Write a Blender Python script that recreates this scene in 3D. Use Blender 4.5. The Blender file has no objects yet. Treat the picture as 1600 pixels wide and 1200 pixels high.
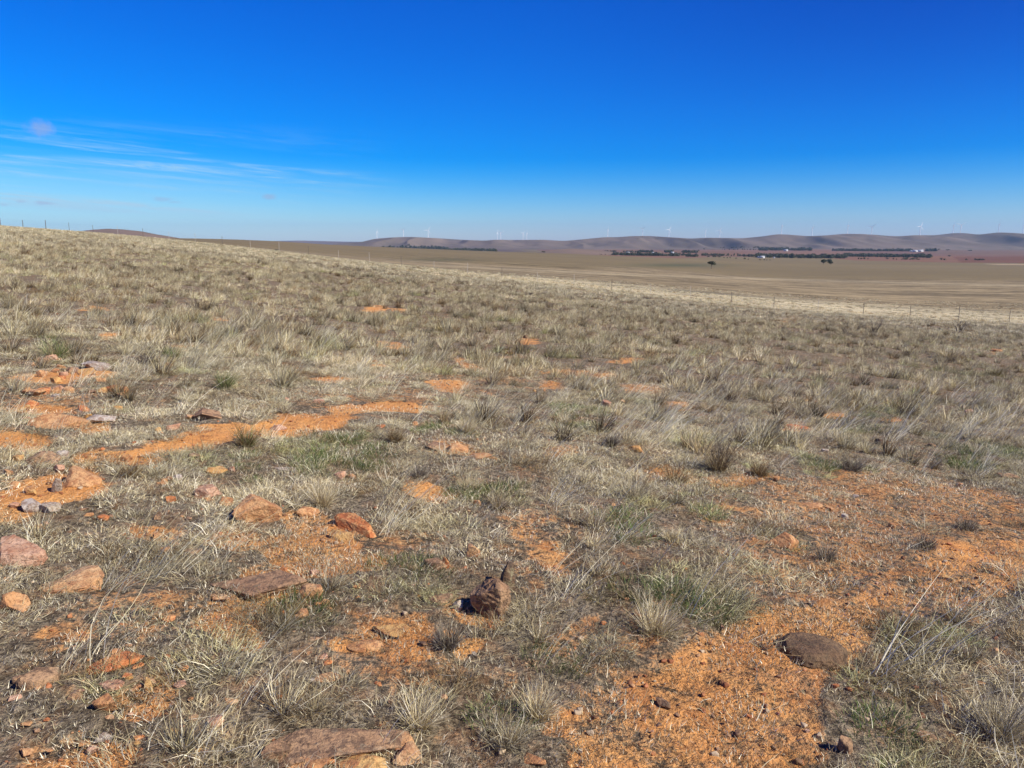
import bpy, bmesh, math, random
import numpy as np
from mathutils import Vector, Matrix, Euler
SC = bpy.context.scene
R = math.radians
# ------------------------------------------------------------------ camera, sky, sun, exposure
EYE = 1.6; F = 1200.0; HOR = 375.0
PITCH = math.atan((600 - HOR) / F)
cd = bpy.data.cameras.new('camera'); cam = bpy.data.objects.new('camera', cd)
SC.collection.objects.link(cam); SC.camera = cam
cam.location = (0, 0, EYE); cam.rotation_euler = (math.pi/2 - PITCH, 0, 0)
cd.sensor_width = 36; cd.lens = 36 * F / 1600; cd.clip_start = 0.05; cd.clip_end = 60000
SUN_EL, SUN_AZ = R(40), R(116)
sl = bpy.data.lights.new('sun', 'SUN'); sun = bpy.data.objects.new('sun', sl); SC.collection.objects.link(sun)
sl.energy = 5.0; sl.angle = R(0.53); sl.color = (1.0, 0.93, 0.82)
sd = Vector((math.sin(SUN_AZ)*math.cos(SUN_EL), math.cos(SUN_AZ)*math.cos(SUN_EL), math.sin(SUN_EL)))
sun.rotation_euler = sd.to_track_quat('Z', 'Y').to_euler(); sun.location = (30, -10, 40)
SC.view_settings.view_transform = 'Standard'; SC.view_settings.look = 'None'
SC.view_settings.exposure = 0.48; SC.view_settings.gamma = 1.0

class NT:                                     # small node-building helper
    def __init__(s, tree): s.t = tree; tree.nodes.clear()
    def n(s, typ, props=None, **ins):
        nd = s.t.nodes.new(typ)
        for k, v in (props or {}).items(): setattr(nd, k, v)
        for k, v in ins.items():
            key = int(k[1:]) if k[0] == 'i' and k[1:].isdigit() else k.replace('_', ' ')
            sk = nd.inputs[key]
            if isinstance(v, bpy.types.NodeSocket): s.t.links.new(v, sk)
            else: sk.default_value = v
        return nd
    def m(s, op, a, b=0.0, c=0.0, clamp=False):
        return s.n('ShaderNodeMath', {'operation': op, 'use_clamp': clamp}, i0=a, i1=b, i2=c).outputs[0]
    def vm(s, op, a, b=(0, 0, 0)):
        nd = s.n('ShaderNodeVectorMath', {'operation': op}, i0=a, i1=b); return nd.outputs[0]
    def mix(s, f, a, b, blend='MIX'):
        nd = s.n('ShaderNodeMix', {'data_type': 'RGBA', 'blend_type': blend})
        for i, v in ((0, f), (6, a), (7, b)):
            if isinstance(v, bpy.types.NodeSocket): s.t.links.new(v, nd.inputs[i])
            else: nd.inputs[i].default_value = v if i == 0 or len(v) == 4 else (*v, 1)
        return nd.outputs[2]
    def sm(s, x, lo, hi):
        return s.n('ShaderNodeMapRange', {'interpolation_type': 'SMOOTHSTEP'}, Value=x, From_Min=lo, From_Max=hi).outputs[0]
    def noise(s, vec, scale, detail=4.0, rough=0.55, dist=0.0):
        return s.n('ShaderNodeTexNoise', None, Vector=vec, Scale=scale, Detail=detail, Roughness=rough, Distortion=dist).outputs[0]

W = bpy.data.worlds.new('World'); SC.world = W; W.use_nodes = True
w = NT(W.node_tree)
sky = w.n('ShaderNodeTexSky', {'sky_type': 'NISHITA', 'sun_disc': False, 'sun_elevation': SUN_EL, 'sun_rotation': SUN_AZ,
     'altitude': 300, 'air_density': 1.0, 'dust_density': 0.25, 'ozone_density': 4.0})
gen = w.n('ShaderNodeTexCoord').outputs['Generated']
sp = w.n('ShaderNodeSeparateXYZ', None, Vector=gen)
dx, dy, dz = sp.outputs
az = w.m('ARCTAN2', dx, dy); el = w.m('ARCSINE', dz)
hs = w.n('ShaderNodeHueSaturation', None, Saturation=1.25, Value=1.0, Color=w.mix(1.0, sky.outputs[0], (.72, 1.06, 1.85), 'MULTIPLY'))
sx = w.n('ShaderNodeSeparateColor', None, Color=hs.outputs[0])          # response of the camera to the sky: deeper overhead, pale at the horizon
skyc = w.n('ShaderNodeCombineColor', None, i0=w.m('MULTIPLY', w.m('POWER', sx.outputs[0], 1.3), 1.30), i1=w.m('MULTIPLY', w.m('POWER', sx.outputs[1], 1.5), .53), i2=w.m('MULTIPLY', sx.outputs[2], .96))
pol = w.m('SUBTRACT', 1.0, w.m('MULTIPLY', w.m('MULTIPLY', w.sm(az, -.05, .62), w.sm(el, .03, .32)), .26))   # the sky is darkest well away from the sun
skyc = w.n('ShaderNodeCombineColor', None, i0=w.n('ShaderNodeSeparateColor', None, Color=skyc.outputs[0]).outputs[0], i1=w.m('MULTIPLY', w.n('ShaderNodeSeparateColor', None, Color=skyc.outputs[0]).outputs[1], w.m('MULTIPLY', pol, pol)), i2=w.m('MULTIPLY', w.n('ShaderNodeSeparateColor', None, Color=skyc.outputs[0]).outputs[2], pol))
# thin cirrus: streaks stretched along the azimuth, only low in the sky to the left
cv = w.n('ShaderNodeCombineXYZ', None, X=w.m('ADD', w.m('MULTIPLY', az, 3.4), w.m('MULTIPLY', el, 9.0)), Y=w.m('ADD', w.m('MULTIPLY', el, 70.0), w.m('MULTIPLY', az, 4.2)))
n1 = w.noise(cv.outputs[0], 1.0, 6.0, 0.6, 0.35)
n2 = w.noise(cv.outputs[0], 0.35, 3.0, 0.5, 0.2)
n3 = w.noise(w.vm('MULTIPLY', cv.outputs[0], (3.4, 1.9, 1)), 1.0, 7.0, 0.7, 0.8)
st = w.m('MULTIPLY', w.m('MULTIPLY', w.sm(n1, 0.40, 0.68), w.sm(n3, 0.34, 0.64)), w.sm(n2, 0.36, 0.56))
side = w.sm(w.m('ADD', w.m('MULTIPLY', az, -1.0), w.m('MULTIPLY', n2, 0.22)), 0.24, 0.46)
lowm = w.m('MULTIPLY', w.sm(el, 0.140, 0.075), w.sm(el, 0.01, 0.04))
cir = w.m('MULTIPLY', w.m('MULTIPLY', st, side), w.m('MULTIPLY', lowm, 1.0), clamp=True)
# veil of thin cloud low on the left
veil = w.m('MULTIPLY', w.m('MULTIPLY', w.sm(az, -0.10, -0.55), w.sm(el, 0.12, 0.02)), 0.42)
c1 = w.mix(w.m('ADD', cir, veil, clamp=True), skyc.outputs[0], (5.4, 8.6, 11.0))
# small puffs: (azimuth, elevation, half width, half height, strength)
fuzz = w.noise(gen, 75.0, 4.0, 0.6)
tot = None
for (a, e, sa, se, k) in ((-.532, .117, .014, .0105, .5), (-.299, .0515, .009, .0042, .5), (-.535, .0395, .011, .003, .45),
                          (-.415, .0465, .012, .003, .35), (-.405, .0435, .009, .002, .3), (-.557, .0405, .006, .002, .3), (-.573, .037, .006, .0018, .3)):
    qa = w.m('DIVIDE', w.m('SUBTRACT', az, a), sa); qe = w.m('DIVIDE', w.m('SUBTRACT', el, e), se)
    rr = w.m('ADD', w.m('MULTIPLY', qa, qa), w.m('MULTIPLY', qe, qe))
    rr = w.m('ADD', w.m('SQRT', rr), w.m('MULTIPLY', w.m('SUBTRACT', fuzz, 0.5), 1.6))
    q = w.m('MULTIPLY', w.sm(rr, 1.15, 0.25), k)
    tot = q if tot is None else w.m('MAXIMUM', tot, q)
c2 = w.mix(tot, c1, (4.6, 5.4, 8.2))
bg = w.n('ShaderNodeBackground', None, Color=c2, Strength=0.06)
w.t.links.new(bg.outputs[0], w.n('ShaderNodeOutputWorld').inputs[0])

# ------------------------------------------------------------------ helpers
rng = np.random.default_rng(7); random.seed(7)
def _h(ix, iy, s):
    n = (ix.astype(np.int64) * 374761393 + iy.astype(np.int64) * 668265263 + s * 1274126177) & 0xffffffff
    n = ((n ^ (n >> 13)) * 1274126177) & 0xffffffff
    return ((n ^ (n >> 16)) & 0xffff) / 65535.0
def vn(x, y, s=0):
    xi = np.floor(x); yi = np.floor(y); fx = x - xi; fy = y - yi
    fx = fx*fx*(3-2*fx); fy = fy*fy*(3-2*fy)
    a = _h(xi, yi, s); b = _h(xi+1, yi, s); c = _h(xi, yi+1, s); d = _h(xi+1, yi+1, s)
    return (a*(1-fx)+b*fx)*(1-fy) + (c*(1-fx)+d*fx)*fy
def fbm(x, y, s=0, o=4):
    r = 0; A = 0.5; t = 0
    for k in range(o): r = r + A*vn(x*2**k+k*17.3, y*2**k-k*9.1, s+k); t += A; A *= .5
    return r/t
def sstep(x, a, b):
    t = np.clip((x-a)/(b-a), 0, 1); return t*t*(3-2*t)
def lin(c):                                   # sRGB 0-255 -> linear
    return tuple(((v/255)/12.92 if v/255 <= .04045 else ((v/255+.055)/1.055)**2.4) for v in c)
def tag(o, label=None, cat=None, group=None, kind=None):
    for k, v in (('label', label), ('category', cat), ('group', group), ('kind', kind)):
        if v: o[k] = v
    return o
def newmesh(name, V, Fc, mats=(), parent=None, cols=None, smooth=False, link=True):
    V = np.asarray(V, dtype=np.float32); me = bpy.data.meshes.new(name)
    Fc = np.asarray(Fc, dtype=np.int32); k = Fc.shape[1]
    me.vertices.add(len(V)); me.vertices.foreach_set('co', V.ravel())
    me.loops.add(Fc.size); me.loops.foreach_set('vertex_index', Fc.ravel())
    me.polygons.add(len(Fc)); me.polygons.foreach_set('loop_start', np.arange(0, Fc.size, k, dtype=np.int32))
    me.polygons.foreach_set('loop_total', np.full(len(Fc), k, dtype=np.int32))
    if smooth: me.polygons.foreach_set('use_smooth', np.ones(len(Fc), dtype=bool))
    if cols is not None:
        for an, ar in cols.items():
            if ar.ndim == 1:
                at = me.attributes.new(an, 'FLOAT', 'POINT'); at.data.foreach_set('value', ar.astype(np.float32))
            else:
                at = me.attributes.new(an, 'FLOAT_COLOR', 'POINT')
                at.data.foreach_set('color', np.hstack([ar, np.ones((len(ar), 1))]).astype(np.float32).ravel())
    me.update(calc_edges=True)
    o = bpy.data.objects.new(name, me)
    for m in (mats if isinstance(mats, (list, tuple)) else [mats]): me.materials.append(m)
    if link: SC.collection.objects.link(o)
    if parent: o.parent = parent
    return o
def empty(name, loc, rz=0):
    o = bpy.data.objects.new(name, None); SC.collection.objects.link(o); o.location = loc; o.rotation_euler = (0, 0, rz)
    o.empty_display_size = .2; return o
def pixtan(y):                                # image row -> vertical tangent (rise per metre of depth)
    v = (600-np.asarray(y, float))/F; return (-math.sin(PITCH)+v*math.cos(PITCH))/(math.cos(PITCH)+v*math.sin(PITCH))
def pixt(x, y):
    v = (600-np.asarray(y, float))/F; return ((np.asarray(x, float)-800)/F)/(math.cos(PITCH)+v*math.sin(PITCH))
def topix(X, Y, Z):
    Z = Z-EYE; f = Y*math.cos(PITCH)-Z*math.sin(PITCH); u = Y*math.sin(PITCH)+Z*math.cos(PITCH)
    f = np.where(f < .05, .05, f); return 800+F*X/f, 600-F*u/f

# ------------------------------------------------------------------ terrain height
FR = (78*1.2024, -.333)                       # fence line: depth = FR0/(1 - FR1*t)
def fence_depth(t): return FR[0]/(1-FR[1]*t)
CREST = [(-300, 327), (0, 352), (140, 362), (260, 373), (420, 390), (540, 405), (656, 424), (800, 436), (933, 449), (1055, 465), (1193, 480), (1340, 491), (1493, 501), (1600, 506), (1900, 520)]
PROF = {
 -200: [(250, 352), (600, 362), (3000, 392), (15000, 378.8)],
 0:   [(160, 354), (300, 360), (700, 368), (1800, 384), (3000, 392), (15000, 378.8)],
 160: [(160, 366), (300, 369), (700, 371), (1500, 374), (3000, 391), (15000, 378.8)],
 280: [(160, 377), (250, 379), (500, 377), (900, 371.5), (1100, 371.5), (2000, 386), (3000, 394), (15000, 379)],
 400: [(160, 391), (250, 391), (450, 385), (800, 377), (1150, 373.6), (1350, 374), (2200, 388), (3200, 393), (15000, 379)],
 560: [(150, 409), (250, 406), (400, 401), (700, 393), (1100, 386), (1400, 384), (1700, 384.6), (2400, 393), (3500, 392), (15000, 379)],
 800: [(130, 431), (200, 426), (350, 417), (600, 408), (1000, 399.5), (1500, 393), (1750, 392.8), (2500, 400), (3500, 394.5), (15000, 379)],
 1000: [(125, 447), (200, 438), (350, 427), (650, 416), (1100, 405.5), (1600, 400), (1900, 399), (2500, 401), (3500, 394.5), (15000, 379.2)],
 1200: [(118, 466), (200, 454), (350, 443), (750, 431), (1200, 417), (1700, 408), (2000, 405.5), (2500, 402.3), (3500, 394.5), (15000, 379.4)],
 1400: [(112, 480), (180, 467), (350, 449), (750, 431), (1200, 418), (1900, 409), (2300, 406), (3500, 395), (15000, 379.5)],
 1600: [(105, 493), (180, 471), (350, 450), (750, 432), (1200, 419), (1800, 412), (2300, 405), (3500, 395.5), (15000, 379.5)],
 1900: [(100, 503), (180, 475), (350, 452), (750, 433), (1200, 420), (1800, 412), (2300, 405), (3500, 396), (15000, 379.5)],
}
TX = np.array(sorted(PROF)); TG = np.linspace(-300, 1950, 226); LG = np.linspace(math.log(1), math.log(16000), 500)
tab = np.zeros((len(TX), len(LG)))
cx, cy = np.array(CREST, float).T
for i, x in enumerate(TX):
    t = (x-800)/F/1.0137; dc = float(fence_depth(t)); yc = np.interp(x, cx, cy); zc = EYE+dc*float(pixtan(yc)); s = zc/dc
    ds = [1, 3, 8, 20, 45, dc*.75, dc]; tn = [s-EYE/d for d in ds]
    for d, y in PROF[x]:
        if d > dc*1.1: ds.append(d); tn.append(float(pixtan(y)))
    tab[i] = np.interp(LG, np.log(ds), (np.array(tn)+EYE/np.array(ds))*1.0)
tab2 = np.array([np.interp(TG, TX, tab[:, j]) for j in range(len(LG))]).T
def blur(a, r, axis):
    k = np.exp(-.5*(np.arange(-3*r, 3*r+1)/r)**2); k /= k.sum()
    p = [(0, 0), (0, 0)]; p[axis] = (3*r, 3*r); a = np.pad(a, p, mode='edge')
    return np.apply_along_axis(lambda v: np.convolve(v, k, 'valid'), axis, a)
tab2 = blur(blur(tab2, 5, 0), 6, 1)
def hz(X, Y, rough=True):
    X = np.asarray(X, float); Y = np.asarray(Y, float); r = np.hypot(X, Y)+1e-6; a = np.arctan2(X, Y)
    ac = np.clip(a, -R(37), R(39)); d = r*np.cos(ac); t = np.tan(ac)
    gx = np.clip((t*F*1.0137+800-TG[0])/(TG[1]-TG[0]), 0, len(TG)-1.001)
    gl = np.clip((np.log(np.maximum(d, 1))-LG[0])/(LG[1]-LG[0]), 0, len(LG)-1.001)
    i = gx.astype(int); j = gl.astype(int); fx = gx-i; fl = gl-j
    s = (tab2[i, j]*(1-fx)+tab2[i+1, j]*fx)*(1-fl)+(tab2[i, j+1]*(1-fx)+tab2[i+1, j+1]*fx)*fl
    z = s*d
    zp = -.093*X-.035*Y; k = sstep(r, 5, 45); z = zp*(1-k)+z*k
    if rough:
        n = fbm(X*1.1, Y*1.1, 3, 3)-.5; z = z + n*.11*sstep(r, .3, 2)*(1-sstep(r, 60, 120))
        n = fbm(X*.16, Y*.16, 5, 3)-.5; z = z + n*.35*sstep(r, 3, 25)*(1-sstep(r, 50, 95)*.75)*(1-sstep(r, 600, 1500))
        n = fbm(X/260, Y/260, 8, 3)-.5; z = z + n*2.0*sstep(r, 250, 900)*(1-sstep(r, 2500, 6000)*.5)
    return z
def ground(x, y):                             # image point -> point on the ground
    t = float(pixt(x, y)); ds = np.exp(np.linspace(math.log(1.2), math.log(14000), 3000))
    zr = EYE+ds*float(pixtan(y)); zg = hz(t*ds, ds); k = np.nonzero(zr <= zg)[0]
    d = ds[k[0]] if len(k) else 14000
    return Vector((t*d, d, float(hz(np.array([t*d]), np.array([d]))[0])))
def at(x, y, d): return Vector((float(pixt(x, y))*d, d, EYE+d*float(pixtan(y))))

# bare-soil layout (ellipses: x, y, half width, half height, tilt in degrees, strength)
BARE = [(70, 762, 90, 26, -12, 1), (10, 800, 40, 30, 0, .8), (230, 715, 60, 20, -14, .8), (310, 692, 75, 20, -14, 1.1), (400, 678, 50, 13, -5, .8), (480, 662, 75, 20, -10, 1),
 (600, 636, 85, 11, -2, 1), (330, 520, 20, 6, 0, .9), (245, 830, 60, 22, 5, .9), (385, 840, 60, 22, 0, .9), (500, 850, 75, 40, 5, 1.2), (580, 880, 40, 16, 0, .8), (370, 985, 60, 38, 20, 1.1),
 (445, 930, 70, 40, 0, .9), (590, 1010, 80, 40, 0, .8), (100, 980, 70, 30, 0, .7), (60, 1000, 90, 30, 0, .5), (230, 1090, 60, 30, 0, .7), (110, 1180, 110, 34, 0, .9), (720, 1015, 45, 20, 0, .8),
 (735, 960, 60, 25, 0, .7), (870, 705, 32, 8, 0, 1.0), (675, 765, 50, 12, 5, 1), (720, 705, 60, 12, 5, .9), (1055, 635, 20, 8, 0, 1.1), (1045, 745, 40, 20, 0, .6), (990, 605, 30, 7, 5, 1.1), (1010, 612, 22, 6, 5, 1),
 (1240, 668, 25, 9, 5, 1.1), (900, 583, 70, 6, 5, .9), (860, 600, 30, 5, 0, .7), (985, 563, 40, 5, 0, .9), (615, 541, 24, 5, 8, 1.2), (825, 533, 22, 5, 5, 1.1), (740, 570, 40, 8, 20, .7), (795, 558, 30, 6, 0, .9), (590, 482, 25, 6, 0, .7), (625, 486, 12, 5, 0, 1),
 (1310, 650, 22, 6, 0, .9), (1400, 660, 18, 5, 0, .8), (1520, 680, 22, 5, 0, .9), (1150, 745, 60, 10, 0, .5), (1060, 770, 30, 10, 0, .6), (850, 870, 60, 40, 20, .6), (1160, 800, 60, 20, 0, .5),
 (1400, 790, 240, 60, 5, .36), (1555, 878, 105, 42, 5, 1.15), (1470, 925, 110, 22, 0, .7), (1300, 900, 120, 70, 0, .36), (1230, 990, 140, 45, -10, 1.15), (1130, 1075, 190, 70, -20, 1.05), (1090, 1150, 210, 70, 0, 1.1), (1000, 1190, 120, 50, 0, 1.1),
 (1240, 1090, 60, 90, 0, 1.0), (900, 1010, 60, 40, 0, .5), (980, 1010, 70, 30, 0, .5), (90, 590, 60, 12, 0, .8), (60, 640, 50, 14, 0, .7), (150, 580, 40, 12, 0, .8), (120, 660, 60, 12, 0, .8), (30, 690, 60, 18, 0, .7), (180, 720, 60, 14, 0, .6),
 (290, 545, 40, 8, 0, .6), (180, 525, 20, 6, 0, .9), (520, 590, 40, 6, 0, .7), (590, 575, 20, 6, 0, .7), (340, 500, 25, 5, 0, .6), (150, 485, 30, 6, 0, .6), (1235, 500, 24, 4, 0, .8), (1558, 549, 10, 4, 0, 1), (870, 472, 15, 3, 0, .6), (700, 600, 40, 8, 0, .8)]
GREEN = [(560, 715, 80, 35, 0, .7), (690, 680, 50, 20, 0, .6), (620, 900, 90, 35, 0, 1.0), (520, 960, 40, 40, 0, .9), (760, 770, 50, 20, 0, .9), (890, 655, 50, 22, 0, .9), (1000, 840, 80, 40, 0, .8), (1270, 735, 130, 22, 0, .7),
 (1350, 665, 60, 18, 0, .7), (1500, 715, 120, 20, 0, .6), (1010, 950, 90, 40, 0, .7), (720, 1160, 120, 60, 0, .9), (1330, 1150, 110, 60, 0, .6), (1480, 970, 90, 30, 0, .7), (30, 1060, 60, 35, 0, .8), (290, 610, 90, 25, 0, .6),
 (860, 1080, 80, 40, 0, .8), (100, 1090, 60, 40, 0, .4), (400, 745, 50, 25, 0, .6), (180, 650, 40, 18, 0, .6), (980, 545, 60, 10, 0, .4), (820, 545, 60, 14, 0, .5)]
def ellm(L, X, Y, Z, base):
    px, py = topix(X, Y, Z); px = px+(fbm(X*2.2, Y*2.2, 31, 3)-.5)*90*np.clip(3.5/np.maximum(Y, .5), .05, 1.6); py = py+(fbm(X*2.2, Y*2.2, 37, 3)-.5)*60*np.clip(3.5/np.maximum(Y, .5), .03, 1.4)
    m = np.full(px.shape, base, float)
    for (x, y, a, b, tl, k) in L:
        c, s = math.cos(R(tl)), math.sin(R(tl)); ux = (px-x)*c+(py-y)*s; uy = -(px-x)*s+(py-y)*c
        q = np.sqrt((ux/a)**2+(uy/b)**2); m = np.maximum(m, k*(1-sstep(q, .55, 1.35)))
    return np.where(Y > 1.0, m, base+.1)
def bare(X, Y, Z):
    m = ellm(BARE, X, Y, Z, .0); n = fbm(X*3.1, Y*3.1, 41, 4); b = fbm(X*.5, Y*.5, 47, 3)
    far = sstep(Y, 14, 40)
    v = m*1.05-.14*sstep(Y, 6, 16)+(n-.5)*1.15+(b-.5)*.5*(1-far)
    v = v+(fbm(X*14, Y*14, 43, 3)-.5)*.45; return np.clip((v-.20)/.50, 0, 1)
FLAT = [(1400, 800, 250, 62, 4, 1), (1330, 890, 150, 55, 0, 1), (1180, 880, 70, 60, 0, .6), (850, 850, 70, 60, 0, .6), (200, 960, 120, 50, 0, .6), (600, 850, 90, 30, 0, .6), (620, 1040, 120, 50, 0, .6), (1000, 1060, 90, 40, 0, .6), (1480, 960, 90, 30, 0, .6), (60, 620, 110, 30, 0, .6), (560, 620, 160, 20, 0, .5), (760, 590, 160, 20, 0, .5)]
def flat(X, Y, Z):
    return np.clip(ellm(FLAT, X, Y, Z, 0.)*1.3+(fbm(X*2.6, Y*2.6, 57, 4)-.5)*.9, 0, 1)*(ellm(FLAT, X, Y, Z, 0.) > .05)
def green(X, Y, Z):
    m = ellm(GREEN, X, Y, Z, .12); n = fbm(X*1.3, Y*1.3, 51, 4)
    return np.clip(m*.9+(n-.5)*1.5, 0, 1)

# ------------------------------------------------------------------ materials
def mat(name):
    m = bpy.data.materials.new(name); m.use_nodes = True; t = NT(m.node_tree); out = t.n('ShaderNodeOutputMaterial'); return m, t, out
def bladed(name, inst=True, trans=.14):
    m, t, o = mat(name); c = t.n('ShaderNodeAttribute', {'attribute_name': 'bc'}).outputs[0]
    if inst:
        c = t.mix(1.0, c, t.n('ShaderNodeAttribute', {'attribute_name': 'tint', 'attribute_type': 'INSTANCER'}).outputs[0], 'MULTIPLY')
    d = t.n('ShaderNodeBsdfPrincipled', None, Base_Color=c, Roughness=.6); d.inputs['Specular IOR Level'].default_value = .25
    tr = t.n('ShaderNodeBsdfTranslucent', None, Color=c)
    mx = t.n('ShaderNodeMixShader', None, i0=trans, i1=d.outputs[0], i2=tr.outputs[0]); t.t.links.new(mx.outputs[0], o.inputs[0]); return m
def plain(name, col, rough=.7, var=.15, scale=3.0, metal=0.0):
    m, t, o = mat(name); g = t.n('ShaderNodeTexCoord').outputs['Object']; n = t.noise(g, scale, 4)
    c = t.mix(t.m('MULTIPLY', n, 1.0), tuple(v*(1-var) for v in col), tuple(min(1, v*(1+var)) for v in col))
    b = t.n('ShaderNodeBsdfPrincipled', None, Base_Color=c, Roughness=rough, Metallic=metal); t.t.links.new(b.outputs[0], o.inputs[0]); return m
M_BLADE = bladed('grass_blades'); M_TUFT = bladed('tussock_blades', False); M_LEAF = bladed('tree_leaves', False, .12)

def ground_mat():
    m, t, o = mat('red_earth_and_litter')
    pos = t.n('ShaderNodeNewGeometry').outputs['Position']
    col = t.n('ShaderNodeAttribute', {'attribute_name': 'gcol'}).outputs[0]
    br = t.n('ShaderNodeAttribute', {'attribute_name': 'bare'}).outputs[2]
    near = t.n('ShaderNodeAttribute', {'attribute_name': 'near'}).outputs[2]
    n1 = t.noise(pos, 2.3, 5, .6); n2 = t.noise(pos, 24, 5, .65); n3 = t.noise(pos, 85, 4, .7); n4 = t.noise(pos, 7, 4, .6, .4)
    o1 = t.mix(t.sm(n1, .35, .65), (.64, .28, .082), (.75, .37, .118))
    o1 = t.mix(t.m('MULTIPLY', t.sm(t.noise(pos, 1.4, 5, .65), .48, .64), .35), o1, (.42, .19, .085))
    o1 = t.mix(t.m('MULTIPLY', t.sm(n3, .56, .64), .5), o1, (.62, .42, .24))
    o1 = t.mix(t.m('MULTIPLY', t.sm(n4, .52, .70), .6), o1, (.36, .14, .05))
    o1 = t.mix(t.m('MULTIPLY', t.sm(n2, .52, .72), .4), o1, (.60, .34, .15))
    o1 = t.mix(t.m('MULTIPLY', t.sm(n3, .42, .33), .8), o1, (.12, .055, .03))
    l1 = t.mix(t.sm(n2, .38, .62), (.088, .068, .044), (.30, .245, .16))  # litter tones, dark end deepened to paint shadow between the grass
    l1 = t.mix(t.sm(n3, .57, .66), l1, (.44, .36, .25)); l1 = t.mix(t.sm(n3, .44, .36), l1, (.05, .035, .022))
    l1 = t.mix(t.m('MULTIPLY', t.sm(n4, .45, .68), .38), l1, (.36, .19, .09))
    l1 = t.mix(t.sm(t.noise(pos, 3.2, 5, .7), .56, .42), l1, t.mix(1.0, l1, (.78, .74, .68), 'MULTIPLY'))
    edge = t.sm(t.m('ADD', t.m('ADD', br, t.m('MULTIPLY', t.m('SUBTRACT', n2, .5), 1.7)), t.m('ADD', t.m('MULTIPLY', t.m('SUBTRACT', n4, .5), .9), t.m('MULTIPLY', t.m('SUBTRACT', n3, .5), .9))), .14, .72)
    nearc = t.mix(edge, l1, o1)
    # farther grassland: streaks lying across the slope and speckles of tussocks
    map1 = t.n('ShaderNodeMapping', None, Vector=pos, Scale=(.024, .045, .05), Rotation=(0, 0, R(-12)))
    s1 = t.noise(map1.outputs[0], 1.0, 7, .68, .9)
    map2 = t.n('ShaderNodeMapping', None, Vector=pos, Scale=(.22, .5, .4)); s2 = t.noise(map2.outputs[0], 1.0, 5, .7)
    stre = t.n('ShaderNodeAttribute', {'attribute_name': 'streak'}).outputs[2]
    f = t.m('MULTIPLY', stre, t.m('ADD', t.m('MULTIPLY', t.m('SUBTRACT', s1, .5), 3.4), t.m('MULTIPLY', t.m('SUBTRACT', s2, .5), 3.0)))
    map3 = t.n('ShaderNodeMapping', None, Vector=pos, Scale=(.0016, .004, .003)); s3 = t.noise(map3.outputs[0], 1.0, 6, .6)
    f = t.m('ADD', f, t.m('MULTIPLY', t.m('SUBTRACT', s3, .5), .55))
    fac = t.m('ADD', 1.0, f)
    fac = t.m('MINIMUM', t.m('MAXIMUM', fac, .42), 1.8)
    vv = t.n('ShaderNodeCombineColor', None, i0=fac, i1=fac, i2=fac)
    col = t.mix(1.0, col, (.60, .59, .505), 'MULTIPLY'); farc = t.mix(1.0, col, vv.outputs[0], 'MULTIPLY')
    c = t.mix(near, farc, nearc)
    n5 = t.noise(pos, 48, 4, .6); bh = t.m('ADD', t.m('MULTIPLY', n2, .45), t.m('ADD', t.m('MULTIPLY', n3, .22), t.m('MULTIPLY', n5, .4)))
    bmp = t.n('ShaderNodeBump', None, Height=bh, Distance=.05, Strength=1.0)
    b = t.n('ShaderNodeBsdfPrincipled', None, Base_Color=c, Roughness=.92, Normal=bmp.outputs[0]); b.inputs['Specular IOR Level'].default_value = .15
    t.t.links.new(b.outputs[0], o.inputs[0]); return m
M_GROUND = ground_mat()

# ------------------------------------------------------------------ ground sheet
def poly_in(px, py, P):
    ins = np.zeros(px.shape, bool); n = len(P)
    for i in range(n):
        x1, y1 = P[i]; x2, y2 = P[(i+1) % n]
        if y1 == y2: continue
        c = ((y1 > py) != (y2 > py)) & (px < (x2-x1)*(py-y1)/(y2-y1)+x1); ins ^= c
    return ins
FIELDS = [   # outlines of far paddocks (image points) and their colour
 ([(840, 372), (840, 391.5), (900, 393.5), (980, 396), (1060, 399), (1250, 403), (1600, 408), (1900, 410), (1900, 372)], (140, 108, 96)),
 ([(860, 388), (900, 386), (960, 389), (1040, 392), (1150, 390.5), (1260, 390), (1300, 392), (1310, 398), (1150, 400), (1060, 404), (960, 400), (860, 395)], (148, 114, 94)),
 ([(1150, 388.5), (1250, 387.5), (1390, 391), (1330, 394), (1300, 398), (1150, 398)], (150, 116, 100)),
 ([(1440, 390), (1900, 390), (1900, 399), (1470, 398)], (138, 112, 98)),
 ([(1290, 403), (1400, 399), (1550, 401), (1520, 411), (1340, 407)], (150, 112, 90)),
 ([(1490, 401), (1900, 400), (1900, 414), (1500, 410.5)], (134, 94, 74)),
 ([(1540, 412.5), (1900, 413.5), (1900, 416), (1560, 414.5)], (190, 168, 140)),
 ([(1330, 417.5), (1640, 420), (1800, 431), (1480, 425)], (150, 134, 106)),
 ([(560, 372), (840, 372), (840, 389), (700, 387), (560, 383)], (128, 106, 100)),
]
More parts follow.
